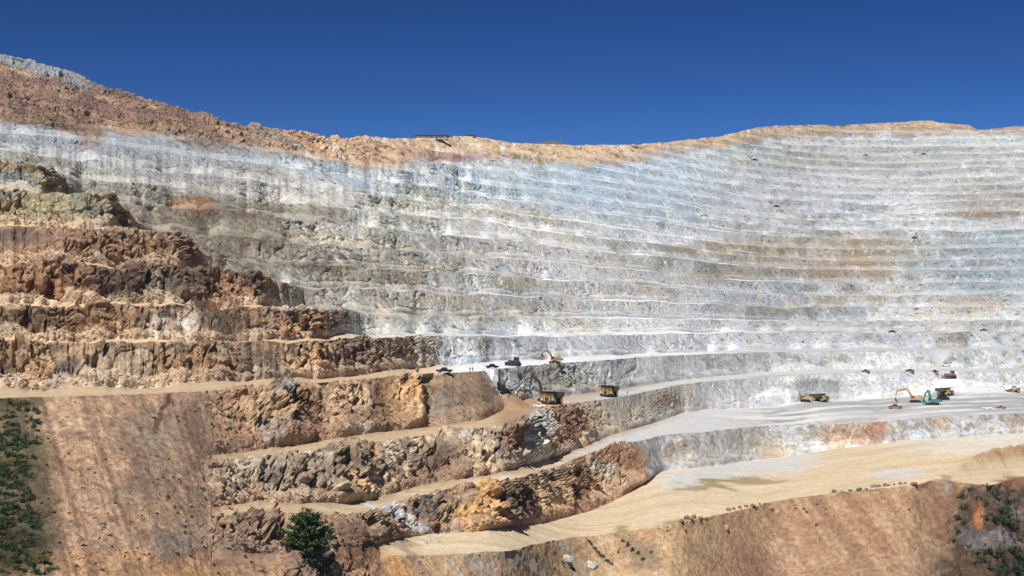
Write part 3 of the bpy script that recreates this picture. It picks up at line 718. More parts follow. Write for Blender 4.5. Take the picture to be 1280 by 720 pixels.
def rock_material():
    m = bpy.data.materials.new('rock_and_dust'); m.use_nodes = True
    nt = m.node_tree; N = nt.nodes; K_ = nt.links.new
    b = N['Principled BSDF']; b.inputs['Roughness'].default_value = .95; b.inputs['Specular IOR Level'].default_value = .12
    at = N.new('ShaderNodeAttribute'); at.attribute_name = 'rock_colour'
    ar = N.new('ShaderNodeAttribute'); ar.attribute_name = 'roughness_of_ground'
    ge = N.new('ShaderNodeNewGeometry')
    def noise(scale, det, rough=.6, dist=0.0):
        n = N.new('ShaderNodeTexNoise'); n.inputs['Scale'].default_value = scale; n.inputs['Detail'].default_value = det
        n.inputs['Roughness'].default_value = rough; n.inputs['Distortion'].default_value = dist
        K_(ge.outputs['Position'], n.inputs['Vector']); return n
    def rng_(src, a, b_, c, d):
        r = N.new('ShaderNodeMapRange'); r.inputs[1].default_value = a; r.inputs[2].default_value = b_
        r.inputs[3].default_value = c; r.inputs[4].default_value = d; K_(src, r.inputs[0]); return r.outputs[0]
    def mul(a, b_):
        r = N.new('ShaderNodeMath'); r.operation = 'MULTIPLY'; K_(a, r.inputs[0]); K_(b_, r.inputs[1]); return r.outputs[0]
    na = noise(.16, 6, .62, .6); nb = noise(.55, 6, .7, .3); nc = noise(2.6, 5, .75)
    va = rng_(na.outputs['Fac'], .3, .7, .80, 1.20)
    vb_ = rng_(nb.outputs['Fac'], .34, .66, .62, 1.36)
    vc = rng_(nc.outputs['Fac'], .34, .66, .68, 1.32)
    val = mul(mul(va, vb_), vc)
    # between flat dust (attribute 0) and broken rock (attribute 1)
    mm = N.new('ShaderNodeMix'); mm.data_type = 'FLOAT'; mm.inputs[2].default_value = 1.0
    f = rng_(ar.outputs['Fac'], 0, 1, .30, 1.0); K_(f, mm.inputs[0]); K_(val, mm.inputs[3])
    vm_ = N.new('ShaderNodeVectorMath'); vm_.operation = 'SCALE'; K_(at.outputs['Color'], vm_.inputs[0]); K_(mm.outputs[0], vm_.inputs['Scale'])
    # stains: iron and manganese
    iron = noise(.11, 5, .65, 1.0)
    mi = N.new('ShaderNodeMix'); mi.data_type = 'RGBA'; mi.blend_type = 'MULTIPLY'
    fi = mul(rng_(iron.outputs['Fac'], .52, .70, 0, .30), ar.outputs['Fac']); K_(fi, mi.inputs[0]); K_(vm_.outputs[0], mi.inputs[6]); mi.inputs[7].default_value = (.80, .66, .50, 1)
    K_(mi.outputs[2], b.inputs['Base Color'])
    bp = N.new('ShaderNodeBump'); bp.inputs['Strength'].default_value = .85; bp.inputs['Distance'].default_value = 1.0
    hb = N.new('ShaderNodeMath'); hb.operation = 'MULTIPLY_ADD'; K_(nb.outputs['Fac'], hb.inputs[0]); hb.inputs[1].default_value = 1.5; K_(rng_(nc.outputs['Fac'], 0, 1, 0, .45), hb.inputs[2])
    hs = mul(hb.outputs[0], rng_(ar.outputs['Fac'], 0, 1, .12, 1.0)); K_(hs, bp.inputs['Height']); K_(bp.outputs['Normal'], b.inputs['Normal'])
    return m
ROCK = rock_material()

# ------------------------------------------------------------------ the ground as meshes
rough_attr = np.where(isface, 1.0, np.where(isbench, .2, .9)) * np.ones_like(D)
rough_attr = rough_attr * (1 - .35 * istal)
rough_attr = np.where(deb > .5, 1.0, rough_attr)
rough_attr = np.where(kn > .4, 1.0, rough_attr)
KI = np.select([KIND == 'dump', KIND == 'floor', KIND == 'bench'], [0, 1, 2], 3)
cellkind = np.broadcast_to(KI[:-1, None], (NR - 1, NU - 1)).copy()
cellkind[(hill[:-1, :-1] > .5)] = 4
cellkind[(deb[:-1, :-1] > .5)] = 5
cellkind[(kn[:-1, :-1] > .3) & (cellkind == 0)] = 3
NAMES = {0: 'tip_slope', 1: 'pit_floor', 2: 'haul_road', 3: 'benched_rock_slope', 4: 'natural_hillside', 5: 'debris_slope'}
ground_objs = {}
P3 = np.stack([X2, Y2, Z2], -1).reshape(-1, 3).astype(f32)
C4 = np.concatenate([C.reshape(-1, 3), np.ones((NR * NU, 1), f32)], 1).astype(f32)
RA = rough_attr.reshape(-1).astype(f32)
ids = np.arange(NR * NU, dtype=np.int32).reshape(NR, NU)
# smooth normals of the whole sheet, so that pieces meet without a seam
for k, nm in NAMES.items():
    r, c = np.where(cellkind == k)
    if len(r) == 0: continue
    quads = np.stack([ids[r, c], ids[r, c + 1], ids[r + 1, c + 1], ids[r + 1, c]], 1)
    usedv, inv = np.unique(quads, return_inverse=True)
    inv = inv.reshape(-1).astype(np.int32)
    me = bpy.data.meshes.new(nm)
    me.vertices.add(len(usedv)); me.vertices.foreach_set('co', P3[usedv].reshape(-1))
    me.loops.add(len(inv)); me.loops.foreach_set('vertex_index', inv)
    nq = len(quads)
    me.polygons.add(nq)
    me.polygons.foreach_set('loop_start', np.arange(0, nq * 4, 4, dtype=np.int32))
    me.polygons.foreach_set('loop_total', np.full(nq, 4, np.int32))
    me.polygons.foreach_set('use_smooth', np.full(nq, k not in (3, 4), bool))
    a = me.attributes.new('rock_colour', 'FLOAT_COLOR', 'POINT'); a.data.foreach_set('color', C4[usedv].reshape(-1))
    a = me.attributes.new('roughness_of_ground', 'FLOAT', 'POINT'); a.data.foreach_set('value', RA[usedv])
    me.materials.append(ROCK); me.update(); me.validate()
    o = bpy.data.objects.new(nm, me); COL.objects.link(o); o['kind'] = 'structure'
    ground_objs[nm] = o

# ------------------------------------------------------------------ sun, sky, camera
SUN_EL = math.radians(53); SUN_AZ = math.radians(-160)            # azimuth from +Y towards +X: behind the camera to the left
sd_ = Vector((math.sin(SUN_AZ) * math.cos(SUN_EL), math.cos(SUN_AZ) * math.cos(SUN_EL), math.sin(SUN_EL)))
sl_ = bpy.data.lights.new('sun', 'SUN'); sl_.energy = 5.0; sl_.angle = math.radians(.53); sl_.color = (1.0, .97, .92)
so = bpy.data.objects.new('sun', sl_); COL.objects.link(so); so.rotation_euler = (-sd_).to_track_quat('-Z', 'Y').to_euler()
w = bpy.data.worlds.new('World'); scene.world = w; w.use_nodes = True
nt = w.node_tree; bg = nt.nodes['Background']
sky = nt.nodes.new('ShaderNodeTexSky'); sky.sky_type = 'NISHITA'; sky.sun_disc = False
sky.sun_elevation = SUN_EL; sky.sun_rotation = SUN_AZ % (2 * math.pi)
sky.altitude = 3000; sky.air_density = 1.0; sky.dust_density = .25; sky.ozone_density = 3.0
hsv = nt.nodes.new('ShaderNodeHueSaturation'); hsv.inputs['Saturation'].default_value = 1.04; hsv.inputs['Value'].default_value = .082
gmn = nt.nodes.new('ShaderNodeGamma'); gmn.inputs['Gamma'].default_value = 2.2
nt.links.new(sky.outputs[0], gmn.inputs['Color']); nt.links.new(gmn.outputs[0], hsv.inputs['Color'])
nt.links.new(hsv.outputs[0], bg.inputs['Color']); bg.inputs['Strength'].default_value = .07
cam = bpy.data.cameras.new('camera'); co = bpy.data.objects.new('camera', cam); COL.objects.link(co)
co.location = (0, 0, 0); co.rotation_euler = (math.radians(90), 0, 0)
cam.sensor_width = 36; cam.lens = 36 * F / 1280; cam.shift_y = (H - 360) / 1280.0
cam.clip_start = 1; cam.clip_end = 40000
scene.camera = co
scene.view_settings.view_transform = 'Standard'; scene.view_settings.look = 'None'
scene.view_settings.exposure = .22; scene.view_settings.gamma = 1

# thin dusty air between the camera and the far wall
lo = np.array([X2.min() - 60, min(-60, Y2.min() - 60), Z2.min() - 1.0]); hi = np.array([X2.max() + 60, Y2.max() + 60, max(Z2.max(), 20) + 12])
hm = bpy.data.meshes.new('haze'); bmh = bmesh.new(); bmesh.ops.create_cube(bmh, size=1); bmh.to_mesh(hm); bmh.free()
ho = bpy.data.objects.new('haze', hm); COL.objects.link(ho); ho.location = tuple((lo + hi) / 2); ho.scale = tuple(hi - lo); ho['kind'] = 'stuff'
mh = bpy.data.materials.new('haze_air'); mh.use_nodes = True; nh = mh.node_tree
nh.nodes.remove(nh.nodes['Principled BSDF']); pv = nh.nodes.new('ShaderNodeVolumePrincipled')
pv.inputs['Color'].default_value = (.66, .83, 1.0, 1); pv.inputs['Density'].default_value = .00003; pv.inputs['Anisotropy'].default_value = 0.0
nh.links.new(pv.outputs[0], nh.nodes['Material Output'].inputs['Volume']); hm.materials.append(mh)

# ------------------------------------------------------------------ modelling helpers
class Mesh:
    """collects boxes, prisms, bars and wheels; build() links them as ONE mesh object"""
    def __init__(self): self.bm = bmesh.new()
    def box(self, c, s, rot=None):
        m = Matrix.Translation(c) @ (rot.to_4x4() if rot is not None else Matrix.Identity(4)) @ Matrix.Diagonal((s[0], s[1], s[2], 1))
        bmesh.ops.create_cube(self.bm, size=1, matrix=m); return self
    def taper(self, c, s, top):
        """box whose top is scaled by top=(x, y)"""
        r = bmesh.ops.create_cube(self.bm, size=1)
        for v in r['verts']:
            k = top if v.co.z > 0 else (1, 1)
            v.co = Vector((c[0] + v.co.x * s[0] * k[0], c[1] + v.co.y * s[1] * k[1], c[2] + v.co.z * s[2]))
        return self
    def prism(self, prof, x0, x1):
        """side profile in (y, z) pulled out from x0 to x1"""
        a = [self.bm.verts.new((x0, y, z)) for y, z in prof]; b = [self.bm.verts.new((x1, y, z)) for y, z in prof]
        n = len(prof)
        self.bm.faces.new(a); self.bm.faces.new(b[::-1])
        for i in range(n): self.bm.faces.new((a[i], b[i], b[(i + 1) % n], a[(i + 1) % n]))
        return self
    def bar(self, p, q, r0, r1=None, seg=8):
        p, q = Vector(p), Vector(q); d = q - p; r1 = r0 if r1 is None else r1
        m = Matrix.Translation((p + q) / 2) @ d.to_track_quat('Z', 'Y').to_matrix().to_4x4()
        bmesh.ops.create_cone(self.bm, cap_ends=True, segments=seg, radius1=r0, radius2=r1, depth=d.length, matrix=m); return self
    def beam(self, p, q, w0, h0, w1=None, h1=None):
        """box girder from p to q, lying in the YZ plane"""
        p, q = Vector(p), Vector(q); w1 = w0 if w1 is None else w1; h1 = h0 if h1 is None else h1
        d = (q - p).normalized(); n = Vector((0, -d.z, d.y))
        vs = []
        for c, w, h in ((p, w0, h0), (q, w1, h1)):
            for sx, sn in ((-1, -1), (1, -1), (1, 1), (-1, 1)):
                vs.append(self.bm.verts.new(c + Vector((sx * w / 2, 0, 0)) + n * sn * h / 2))
        for f in ((0, 1, 2, 3), (7, 6, 5, 4), (0, 4, 5, 1), (1, 5, 6, 2), (2, 6, 7, 3), (3, 7, 4, 0)): self.bm.faces.new([vs[i] for i in f])
        return self
    def ring(self, c, prof, seg=20):
        """lathe about the x axis: prof = (x, r) list"""
        rows = []
        for x, r in prof:
            rows.append([self.bm.verts.new((c[0] + x, c[1] + r * math.cos(2 * math.pi * k / seg), c[2] + r * math.sin(2 * math.pi * k / seg))) for k in range(seg)])
        for a, b in zip(rows, rows[1:]):
            for k in range(seg): self.bm.faces.new((a[k], a[(k + 1) % seg], b[(k + 1) % seg], b[k]))
        self.bm.faces.new(rows[0][::-1]); self.bm.faces.new(rows[-1])
        return self
    def build(self, name, m, parent=None):
        bmesh.ops.recalc_face_normals(self.bm, faces=self.bm.faces)
        me = bpy.data.meshes.new(name); self.bm.to_mesh(me); self.bm.free(); me.materials.append(m)
        o = bpy.data.objects.new(name, me); COL.objects.link(o)
        if parent is not None: o.parent = parent
        return o
def tag(o, label, cat, group=None):
    o['label'] = label; o['category'] = cat
    if group: o['group'] = group
    return o
def thing(name, label, cat, group=None):
    o = bpy.data.objects.new(name, None); COL.objects.link(o); o.empty_display_size = .5
    return tag(o, label, cat, group)
def copy_tree(o, parent=None):
    c = o.copy(); COL.objects.link(c)
    if parent is not None: c.parent = parent
    for ch in list(o.children): copy_tree(ch, c)
    return c
def put(o, p, rz, sc=1.0, sink=.0):
    o.location = (p.x, p.y, p.z - sink); o.rotation_euler = (0, 0, math.radians(rz)); o.scale = (sc, sc, sc); return o
def clone(src, label, p, rz, sc=1.0):
    c = copy_tree(src); c['label'] = label; return put(c, p, rz, sc)

M = dict(yellow=worn('dusty_yellow_paint', (.44, .27, .07), (.40, .35, .28), .75), dark=worn('dark_steel', (.03, .03, .034), (.16, .14, .12), .35), tyre=mat('tyre_rubber', (.022, .022, .024), .9),
         rim=worn('wheel_rim_paint', (.42, .30, .10)), glass=mat('cab_glass', (.015, .02, .028), .12, 0, .5), grey=worn('grey_steel', (.20, .20, .21)), white=mat('white_paint', (.75, .75, .74), .4),
         navy=mat('dark_blue_paint', (.012, .016, .05), .3), black=mat('black_paint', (.015, .015, .02), .35), teal=worn('teal_paint', (.015, .15, .17), (.3, .3, .28), .5), orange=worn('orange_paint', (.26, .14, .06), (.3, .27, .22), .55),
         red=worn('dull_red_paint', (.20, .06, .05)), lamp=mat('lamp_lens', (.8, .8, .76), .2), bodydark=worn('dump_body_steel', (.05, .047, .045), (.25, .22, .18), .4),
         skin=mat('skin', (.42, .26, .18)), cloth=mat('dark_workwear', (.03, .035, .06), .9), vest=mat('dull_vest', (.07, .06, .05), .9), hat=mat('white_helmet', (.75, .75, .72), .4),
         load=ROCK, roof=mat('dark_roof_sheet', (.03, .03, .035), .6), wallw=mat('whitewashed_wall', (.72, .71, .68), .9), steelpole=mat('galvanised_pole', (.18, .18, .19), .6))

def add_wheel(parent, c, r, w, sgn, rimmat='rim', seg=20):
    t = Mesh().ring(c, [(-w / 2, r * .62), (-w / 2, r * .9), (-w * .38, r), (w * .38, r), (w / 2, r * .9), (w / 2, r * .62)], seg).build('wheel', M['tyre'], parent)
    Mesh().ring((c[0] + sgn * w * .46, c[1], c[2]), [(-w * .1, r * .6), (w * .08, r * .58), (w * .02, r * .34), (w * .16, r * .2)], 14).build('rim', M[rimmat], t)
    return t

def make_haul_truck(label):
    t = thing('haul_truck', label, 'truck', 'haul trucks')
    m = Mesh()
    for sx in (-1, 1): m.beam((sx * .8, -4.4, 1.75), (sx * .8, 4.2, 1.75), .5, .8)
    m.bar((-2.6, -2.5, 1.5), (2.6, -2.5, 1.5), .45); m.bar((-2.2, 2.9, 1.5), (2.2, 2.9, 1.5), .3)
    m.box((0, -4.3, 1.7), (1.8, .4, .7)); m.box((0, .4, 1.7), (1.4, 2.6, .9)); m.box((2.0, .3, 1.9), (1.1, 1.7, 1.1)); m.box((-2.0, .3, 1.9), (1.1, 1.7, 1.1))
    m.build('chassis', M['dark'], t)
    hood = Mesh().taper((0, 4.1, 2.35), (3.0, 1.9, 2.0), (1, .92)).box((2.45, 4.3, 2.35), (1.3, 1.2, 1.5)).box((-2.45, 4.3, 2.35), (1.3, 1.2, 1.5)).build('hood', M['yellow'], t)
    Mesh().box((0, 5.08, 2.3), (1.7, .12, 1.5)).build('grille', M['dark'], hood)
    Mesh().box((0, 5.0, 1.05), (5.6, .5, .5)).build('bumper', M['dark'], t)
    for sx in (-1, 1): Mesh().box((sx * 2.2, 5.02, 2.05), (.55, .14, .35)).build('headlight', M['lamp'], t)
    Mesh().box((0, 3.6, 3.45), (6.3, 3.0, .16)).build('deck', M['yellow'], t)
    r = Mesh()
    for x in (-3.05, -1.0, 1.0, 3.05): r.bar((x, 5.0, 3.5), (x, 5.0, 4.4), .05, seg=6)
    for z in (3.95, 4.4): r.bar((-3.05, 5.0, z), (3.05, 5.0, z), .05, seg=6)
    r.build('handrail', M['yellow'], t)
    l = Mesh()
    for sx in (-1.6, -2.2): l.bar((sx, 5.3, 1.0), (sx, 5.06, 3.5), .05, seg=6)
    for k in range(7): l.bar((-1.6, 5.28 - k * .035, 1.2 + k * .34), (-2.2, 5.28 - k * .035, 1.2 + k * .34), .04, seg=6)
    l.build('ladder', M['dark'], t)
    cab = Mesh().taper((1.75, 3.5, 4.3), (1.7, 1.8, 1.6), (.94, .9)).build('cab', M['yellow'], t)
    Mesh().box((1.75, 4.42, 4.45), (1.4, .1, .8)).box((2.62, 3.5, 4.45), (.1, 1.3, .75)).build('window', M['glass'], cab)
    b = Mesh()
    side = [(-5.4, 3.2), (-3.0, 2.35), (1.4, 2.7), (2.3, 5.1), (1.9, 5.25), (-5.6, 4.75)]
    b.prism(side, -3.3, -3.12); b.prism(side, 3.12, 3.3)
    b.prism([(-5.4, 3.2), (-3.0, 2.35), (1.4, 2.7), (1.5, 2.95), (-2.9, 2.62), (-5.4, 3.45)], -3.12, 3.12)
    b.prism([(1.4, 2.7), (2.3, 5.1), (2.12, 5.1), (1.2, 2.9)], -3.12, 3.12)
    b.prism([(2.1, 5.05), (5.5, 5.45), (5.5, 5.65), (2.1, 5.3)], -3.45, 3.45)
    for y in (-4, -2.6, -1.2, .2): b.box((3.36, y, 3.85), (.12, .22, 1.7)); b.box((-3.36, y, 3.85), (.12, .22, 1.7))
    b.build('dump_body', M['bodydark'], t)
    for sx in (-1, 1):
        add_wheel(t, (sx * 2.35, 2.9, 1.5), 1.5, 1.1, sx)
        add_wheel(t, (sx * 2.75, -2.5, 1.5), 1.5, 1.0, sx); add_wheel(t, (sx * 1.6, -2.5, 1.5), 1.5, 1.0, sx)
    return t

def make_excavator(label, paint, arm=None, turret=0.0, group='excavators', dark_arm=False, shovel=False):
    """tracked excavator, boom pointing along +Y; arm = boom foot, boom knee, boom tip, stick tip (y, z)"""
    t = thing('excavator', label, 'excavator', group)
    R = Matrix.Rotation(math.radians(turret), 3, 'Z')
    for sx in (-1, 1):
        trk = Mesh().prism([(-3.0, .25), (-3.3, .8), (-2.9, 1.3), (2.9, 1.3), (3.3, .8), (3.0, .25), (2.6, 0), (-2.6, 0)], sx * 1.9 - .42, sx * 1.9 + .42)
        trk.build('track', M['tyre'], t).rotation_euler = (0, 0, -math.radians(turret))
    Mesh().box((0, 0, .95), (3.0, 2.6, .7)).ring((0, 0, 0), [(-.01, .01), (.01, .01)], 3).bar((0, 0, 1.2), (0, 0, 1.65), 1.3, seg=18).build('undercarriage', M['dark'], t)
    up_ = Mesh().taper((0, -1.6, 2.5), (4.0, 4.6, 1.7), (.96, .97)).box((1.2, 1.3, 2.2), (1.3, 1.6, 1.1)).box((0, -1.8, 3.42), (2.2, 2.4, .2)).build('upper_body', paint, t)
    Mesh().prism([(-3.6, 1.7), (-4.7, 1.9), (-4.8, 2.9), (-3.6, 3.2)], -2.0, 2.0).build('counterweight', M['dark'] if dark_arm else paint, t)
    cab = Mesh().taper((-1.35, 1.25, 2.95), (1.3, 1.9, 2.3), (.92, .86)).build('cab', paint, t)
    Mesh().box((-1.35, 2.16, 3.15), (1.05, .14, 1.4)).box((-1.99, 1.3, 3.3), (.1, 1.3, 1.0)).build('window', M['glass'], cab)
    e = Mesh().bar((1.1, -2.4, 3.3), (1.1, -2.4, 4.3), .14).build('exhaust_pipe', M['dark'], up_)
    a = arm or [(1.2, 2.6), (4.0, 6.8), (8.6, 6.2), (9.4, 2.2)]
    pm = M['dark'] if dark_arm else paint
    A, B, Cc, Dd = [(0, y, z) for y, z in a]
    Mesh().beam(A, B, .75, 1.1, .7, 1.25).beam(B, Cc, .7, 1.25, .55, .7).build('boom', pm, t)
    Mesh().beam((0, Cc[1] - (Dd[1] - Cc[1]) * .16, Cc[2] - (Dd[2] - Cc[2]) * .16), Cc, .5, .55, .55, 1.0).beam(Cc, Dd, .55, 1.0, .45, .5).build('stick', pm, t)
    mid = (Vector(A) * .35 + Vector(B) * .65)
    for sx in (-1, 1): Mesh().bar((sx * .75, 2.0, 1.9), mid + Vector((sx * .55, 0, -.2)), .16).build('hydraulic_ram', M['dark'], t)
    Mesh().bar(Vector(B) + Vector((0, .2, .8)), Vector((0, Cc[1] - (Dd[1] - Cc[1]) * .14, Cc[2] - (Dd[2] - Cc[2]) * .14)), .15).build('hydraulic_ram', M['dark'], t)
    y, z = a[3]
    s = 1.5 if shovel else 1.0
    Mesh().prism([(y + .5 * s, z + .3), (y + .2 * s, z - 1.3 * s), (y - 1.2 * s, z - 1.7 * s), (y - 1.5 * s, z - 1.4 * s), (y - .9 * s, z - .9 * s), (y - .3 * s, z)], -.95 * s, .95 * s).build('bucket', paint if shovel else M['dark'], t)
    for x in (-1.85, 1.85): Mesh().bar((x, -3.6, 3.35), (x, -3.6, 4.1), .045, seg=5).bar((x, -.2, 3.35), (x, -.2, 4.1), .045, seg=5).bar((x, -3.6, 4.1), (x, -.2, 4.1), .045, seg=5).build('handrail', M['dark'], t)
    return t

def make_pickup(label, paint, group='light vehicles in the pit'):
    t = thing('pickup_truck', label, 'pickup', group)
    Mesh().prism([(-2.65, .45), (2.6, .45), (2.68, .75), (2.55, 1.08), (1.25, 1.16), (.95, 1.16), (-.95, 1.16), (-2.65, 1.14)], -.92, .92).build('body', paint, t)
    cab = Mesh().prism([(1.15, 1.14), (.55, 1.82), (-.75, 1.82), (-1.0, 1.14)], -.82, .82).build('cab', paint, t)
    Mesh().prism([(1.0, 1.24), (.56, 1.72), (-.62, 1.72), (-.82, 1.24)], -.845, .845).build('window', M['glass'], cab)
    Mesh().prism([(1.24, 1.19), (.68, 1.77), (.60, 1.77), (1.12, 1.19)], -.72, .72).build('windscreen', M['glass'], cab)
    Mesh().box((0, 2.66, .58), (1.8, .14, .22)).box((0, -2.68, .58), (1.8, .14, .22)).build('bumper', M['grey'], t)
    for sx in (-1, 1):
        Mesh().box((sx * .68, 2.62, .88), (.32, .1, .2)).build('headlight', M['lamp'], t)
        for y in (1.65, -1.65): add_wheel(t, (sx * .82, y, .4), .4, .26, sx, 'grey', 14)
    return t

def make_dozer(label, paint):
    t = thing('bulldozer', label, 'bulldozer')
    for sx in (-1, 1): Mesh().prism([(-2.4, .3), (-2.6, .9), (-1.6, 1.6), (1.8, 1.25), (2.4, .8), (2.1, .2), (1.7, 0), (-2.0, 0)], sx * 1.25 - .3, sx * 1.25 + .3).build('track', M['tyre'], t)
    Mesh().taper((0, 1.2, 1.6), (1.5, 2.6, 1.3), (.92, .95)).box((0, -1.4, 1.4), (1.9, 1.8, 1.1)).build('body', paint, t)
    c = Mesh().taper((0, -.9, 2.7), (1.8, 1.8, 1.6), (.9, .85)).build('cab', paint, t)
    Mesh().box((0, .0, 2.8), (1.4, .12, .9)).box((0, -.9, 2.85), (1.86, 1.1, .8)).build('window', M['glass'], c)
    Mesh().prism([(3.1, .1), (3.3, .1), (3.15, .8), (3.35, 1.6), (3.15, 1.6), (2.95, .8)], -2.0, 2.0).bar((1.5, .2, .8), (1.5, 3.1, .6), .12).bar((-1.5, .2, .8), (-1.5, 3.1, .6), .12).build('blade', paint, t)
    return t

def make_loader(label, paint):
    t = thing('wheel_loader', label, 'loader')
    Mesh().taper((0, -2.2, 2.2), (2.6, 3.4, 1.8), (.9, .92)).box((0, 1.0, 1.6), (1.6, 2.8, 1.0)).build('body', paint, t)
    c = Mesh().taper((0, -.1, 3.3), (1.8, 1.7, 1.9), (.9, .85)).build('cab', M['white'], t)
    Mesh().box((0, .78, 3.4), (1.4, .12, 1.1)).box((0, -.1, 3.45), (1.84, 1.2, 1.0)).build('window', M['glass'], c)
    for sx in (-1, 1):
        for y in (1.9, -2.1): add_wheel(t, (sx * 1.5, y, 1.15), 1.15, .9, sx)
    Mesh().beam((.7, 1.2, 2.3), (.7, 4.4, 1.1), .3, .5).beam((-.7, 1.2, 2.3), (-.7, 4.4, 1.1), .3, .5).build('lift_arm', paint, t)
    Mesh().prism([(4.3, .2), (5.7, .1), (5.8, .25), (4.7, .6), (4.7, 1.6), (4.3, 1.5)], -2.0, 2.0).build('bucket', M['dark'], t)
    return t

def make_drill(label):
    t = thing('drill_rig', label, 'drill rig')
    for sx in (-1, 1): Mesh().prism([(-2.0, .2), (-2.2, .6), (-1.9, 1.0), (1.9, 1.0), (2.2, .6), (2.0, .2), (1.7, 0), (-1.7, 0)], sx * 1.1 - .28, sx * 1.1 + .28).build('track', M['tyre'], t)
    Mesh().box((0, -.3, 1.6), (2.0, 3.4, 1.2)).build('body', M['dark'], t)
    c = Mesh().taper((.5, .7, 2.7), (1.0, 1.2, 1.3), (.9, .9)).build('cab', M['dark'], t)
    Mesh().box((.5, 1.28, 2.8), (.8, .1, .8)).build('window', M['glass'], c)
    m = Mesh()
    for x in (-.55, -.1):
        for y in (1.55, 2.0): m.bar((x, y, .4), (x, y, 8.2), .08, seg=6)
    for k in range(12):
        z = .7 + k * .62
        m.bar((-.55, 1.55, z), (-.1, 2.0, z + .5), .05, seg=5); m.bar((-.1, 1.55, z), (-.55, 2.0, z + .5), .05, seg=5)
    m.box((-.32, 1.78, 4.6), (.4, .4, 1.5)); m.box((-.32, 1.78, 8.25), (.7, .7, .3))
    m.build('mast', M['black'], t)
    return t

# ------------------------------------------------------------------ machines
B_ = ('bench',)
t1 = make_haul_truck('yellow fronted haul truck under the raised dark excavator arm, on the middle bench')
put(t1, ground_at(691, 504.0, B_), 153)
clone(t1, 'yellow fronted haul truck driving alone along the middle bench road', ground_at(762, 494.6, B_), 157)
clone(t1, 'haul truck being loaded by the excavator in the grey cut', ground_at(1026, 501.3, B_), -128)
clone(t1, 'haul truck with dark dump body standing behind the teal shovel', ground_at(1181, 493.2, B_), -140)
e1 = make_excavator('dark excavator with raised arm standing behind the haul truck on the middle bench', M['dark'], [(1.2, 2.6), (2.6, 8.2), (5.6, 10.6), (6.6, 4.6)], dark_arm=True)
put(e1, ground_at(682, 500.5, B_), 84, 1.05)
e2 = make_excavator('yellow excavator in the grey cut loading a haul truck', M['yellow'], [(1.2, 2.6), (5.0, 7.4), (9.8, 5.6), (11.6, 2.0)])
put(e2, ground_at(1006, 499.5, B_), 82, 1.0)
e3 = make_excavator('yellow excavator with its arm reaching out left beside the teal shovel', M['yellow'], [(1.2, 2.6), (4.6, 7.8), (10.6, 6.6), (11.4, 2.2)])
put(e3, ground_at(1145, 502.0, B_), 78, 1.05)
e4 = make_excavator('teal shovel with its bucket lowered to the ground', M['teal'], [(1.0, 3.0), (2.4, 8.2), (4.2, 6.6), (5.2, 2.9)], shovel=True)
put(e4, ground_at(1167, 505.5, B_), 62, 1.05)
e5 = make_excavator('small orange and dark excavator on the upper truck road beside a dark bulldozer', M['orange'], [(1.2, 2.6), (2.8, 6.2), (5.6, 7.4), (7.4, 5.4)])
put(e5, ground_at(694, 453.4, B_), 95, .82)
d1_ = make_dozer('dark bulldozer beside the small orange excavator on the upper truck road', M['dark']); put(d1_, ground_at(644, 456.6, B_), 70, 1.1)
d2_ = make_dozer('reddish bulldozer on top of the pale heap above the teal shovel', M['red']); put(d2_, PADS['dozer_heap'], 80, 1.6)
d3_ = make_dozer('dark bulldozer just right of the teal shovel', M['black']); put(d3_, ground_at(1178, 499.5, B_), -80, 1.2)
ld = make_loader('yellow wheel loader with white cab at the right edge of the grey bench', M['yellow']); put(ld, ground_at(1268, 489.0, B_), 95, 1.1)
dr_ = make_drill('black drill rig with tall mast against the grey face'); put(dr_, PADS['drill'], 150)
pk = make_pickup('dark blue pickup parked at the left end of the upper truck road', M['navy']); put(pk, ground_at(555.5, 465.0, B_), 78, 1.1)
clone(pk, 'dark blue pickup on the upper road between two workers and the bulldozer', ground_at(615, 461.9, B_), -62, 1.0)
clone(pk, 'dark pickup parked on the slope edge below the drill rig', ground_at(633, 489.5), -55, 1.0)
pw = make_pickup('white pickup parked in front of the haul truck and raised excavator arm', M['white']); put(pw, ground_at(674, 508.3, B_), 84, .9)
clone(pw, 'white pickup on the grey bench near the right edge', ground_at(1234, 510.0, B_), 80, 1.0)
clone(pw, 'white pickup at the foot of the wall beneath a grey debris cone', PADS['m1180'], 90, 1.3)
pr = make_pickup('dull red service vehicle standing left below the yellow excavator', M['red']); put(pr, ground_at(1120, 510.3, B_), 85, 1.5)
clone(pr, 'dull red pickup on the grey bench close to the right edge', ground_at(1252, 510.5, B_), 60, 1.0)
pb_ = make_pickup('black pickup on the long dark road, left of three', M['black']); put(pb_, ground_at(1083, 465.6, B_), 85, 1.0)
clone(pb_, 'black pickup on the long dark road above the yellow excavator', ground_at(1138, 465.0, B_), 85, 1.1)
clone(pb_, 'black pickup on the long dark road beside the reddish bulldozer', ground_at(1169, 464.6, B_), 85, 1.0)
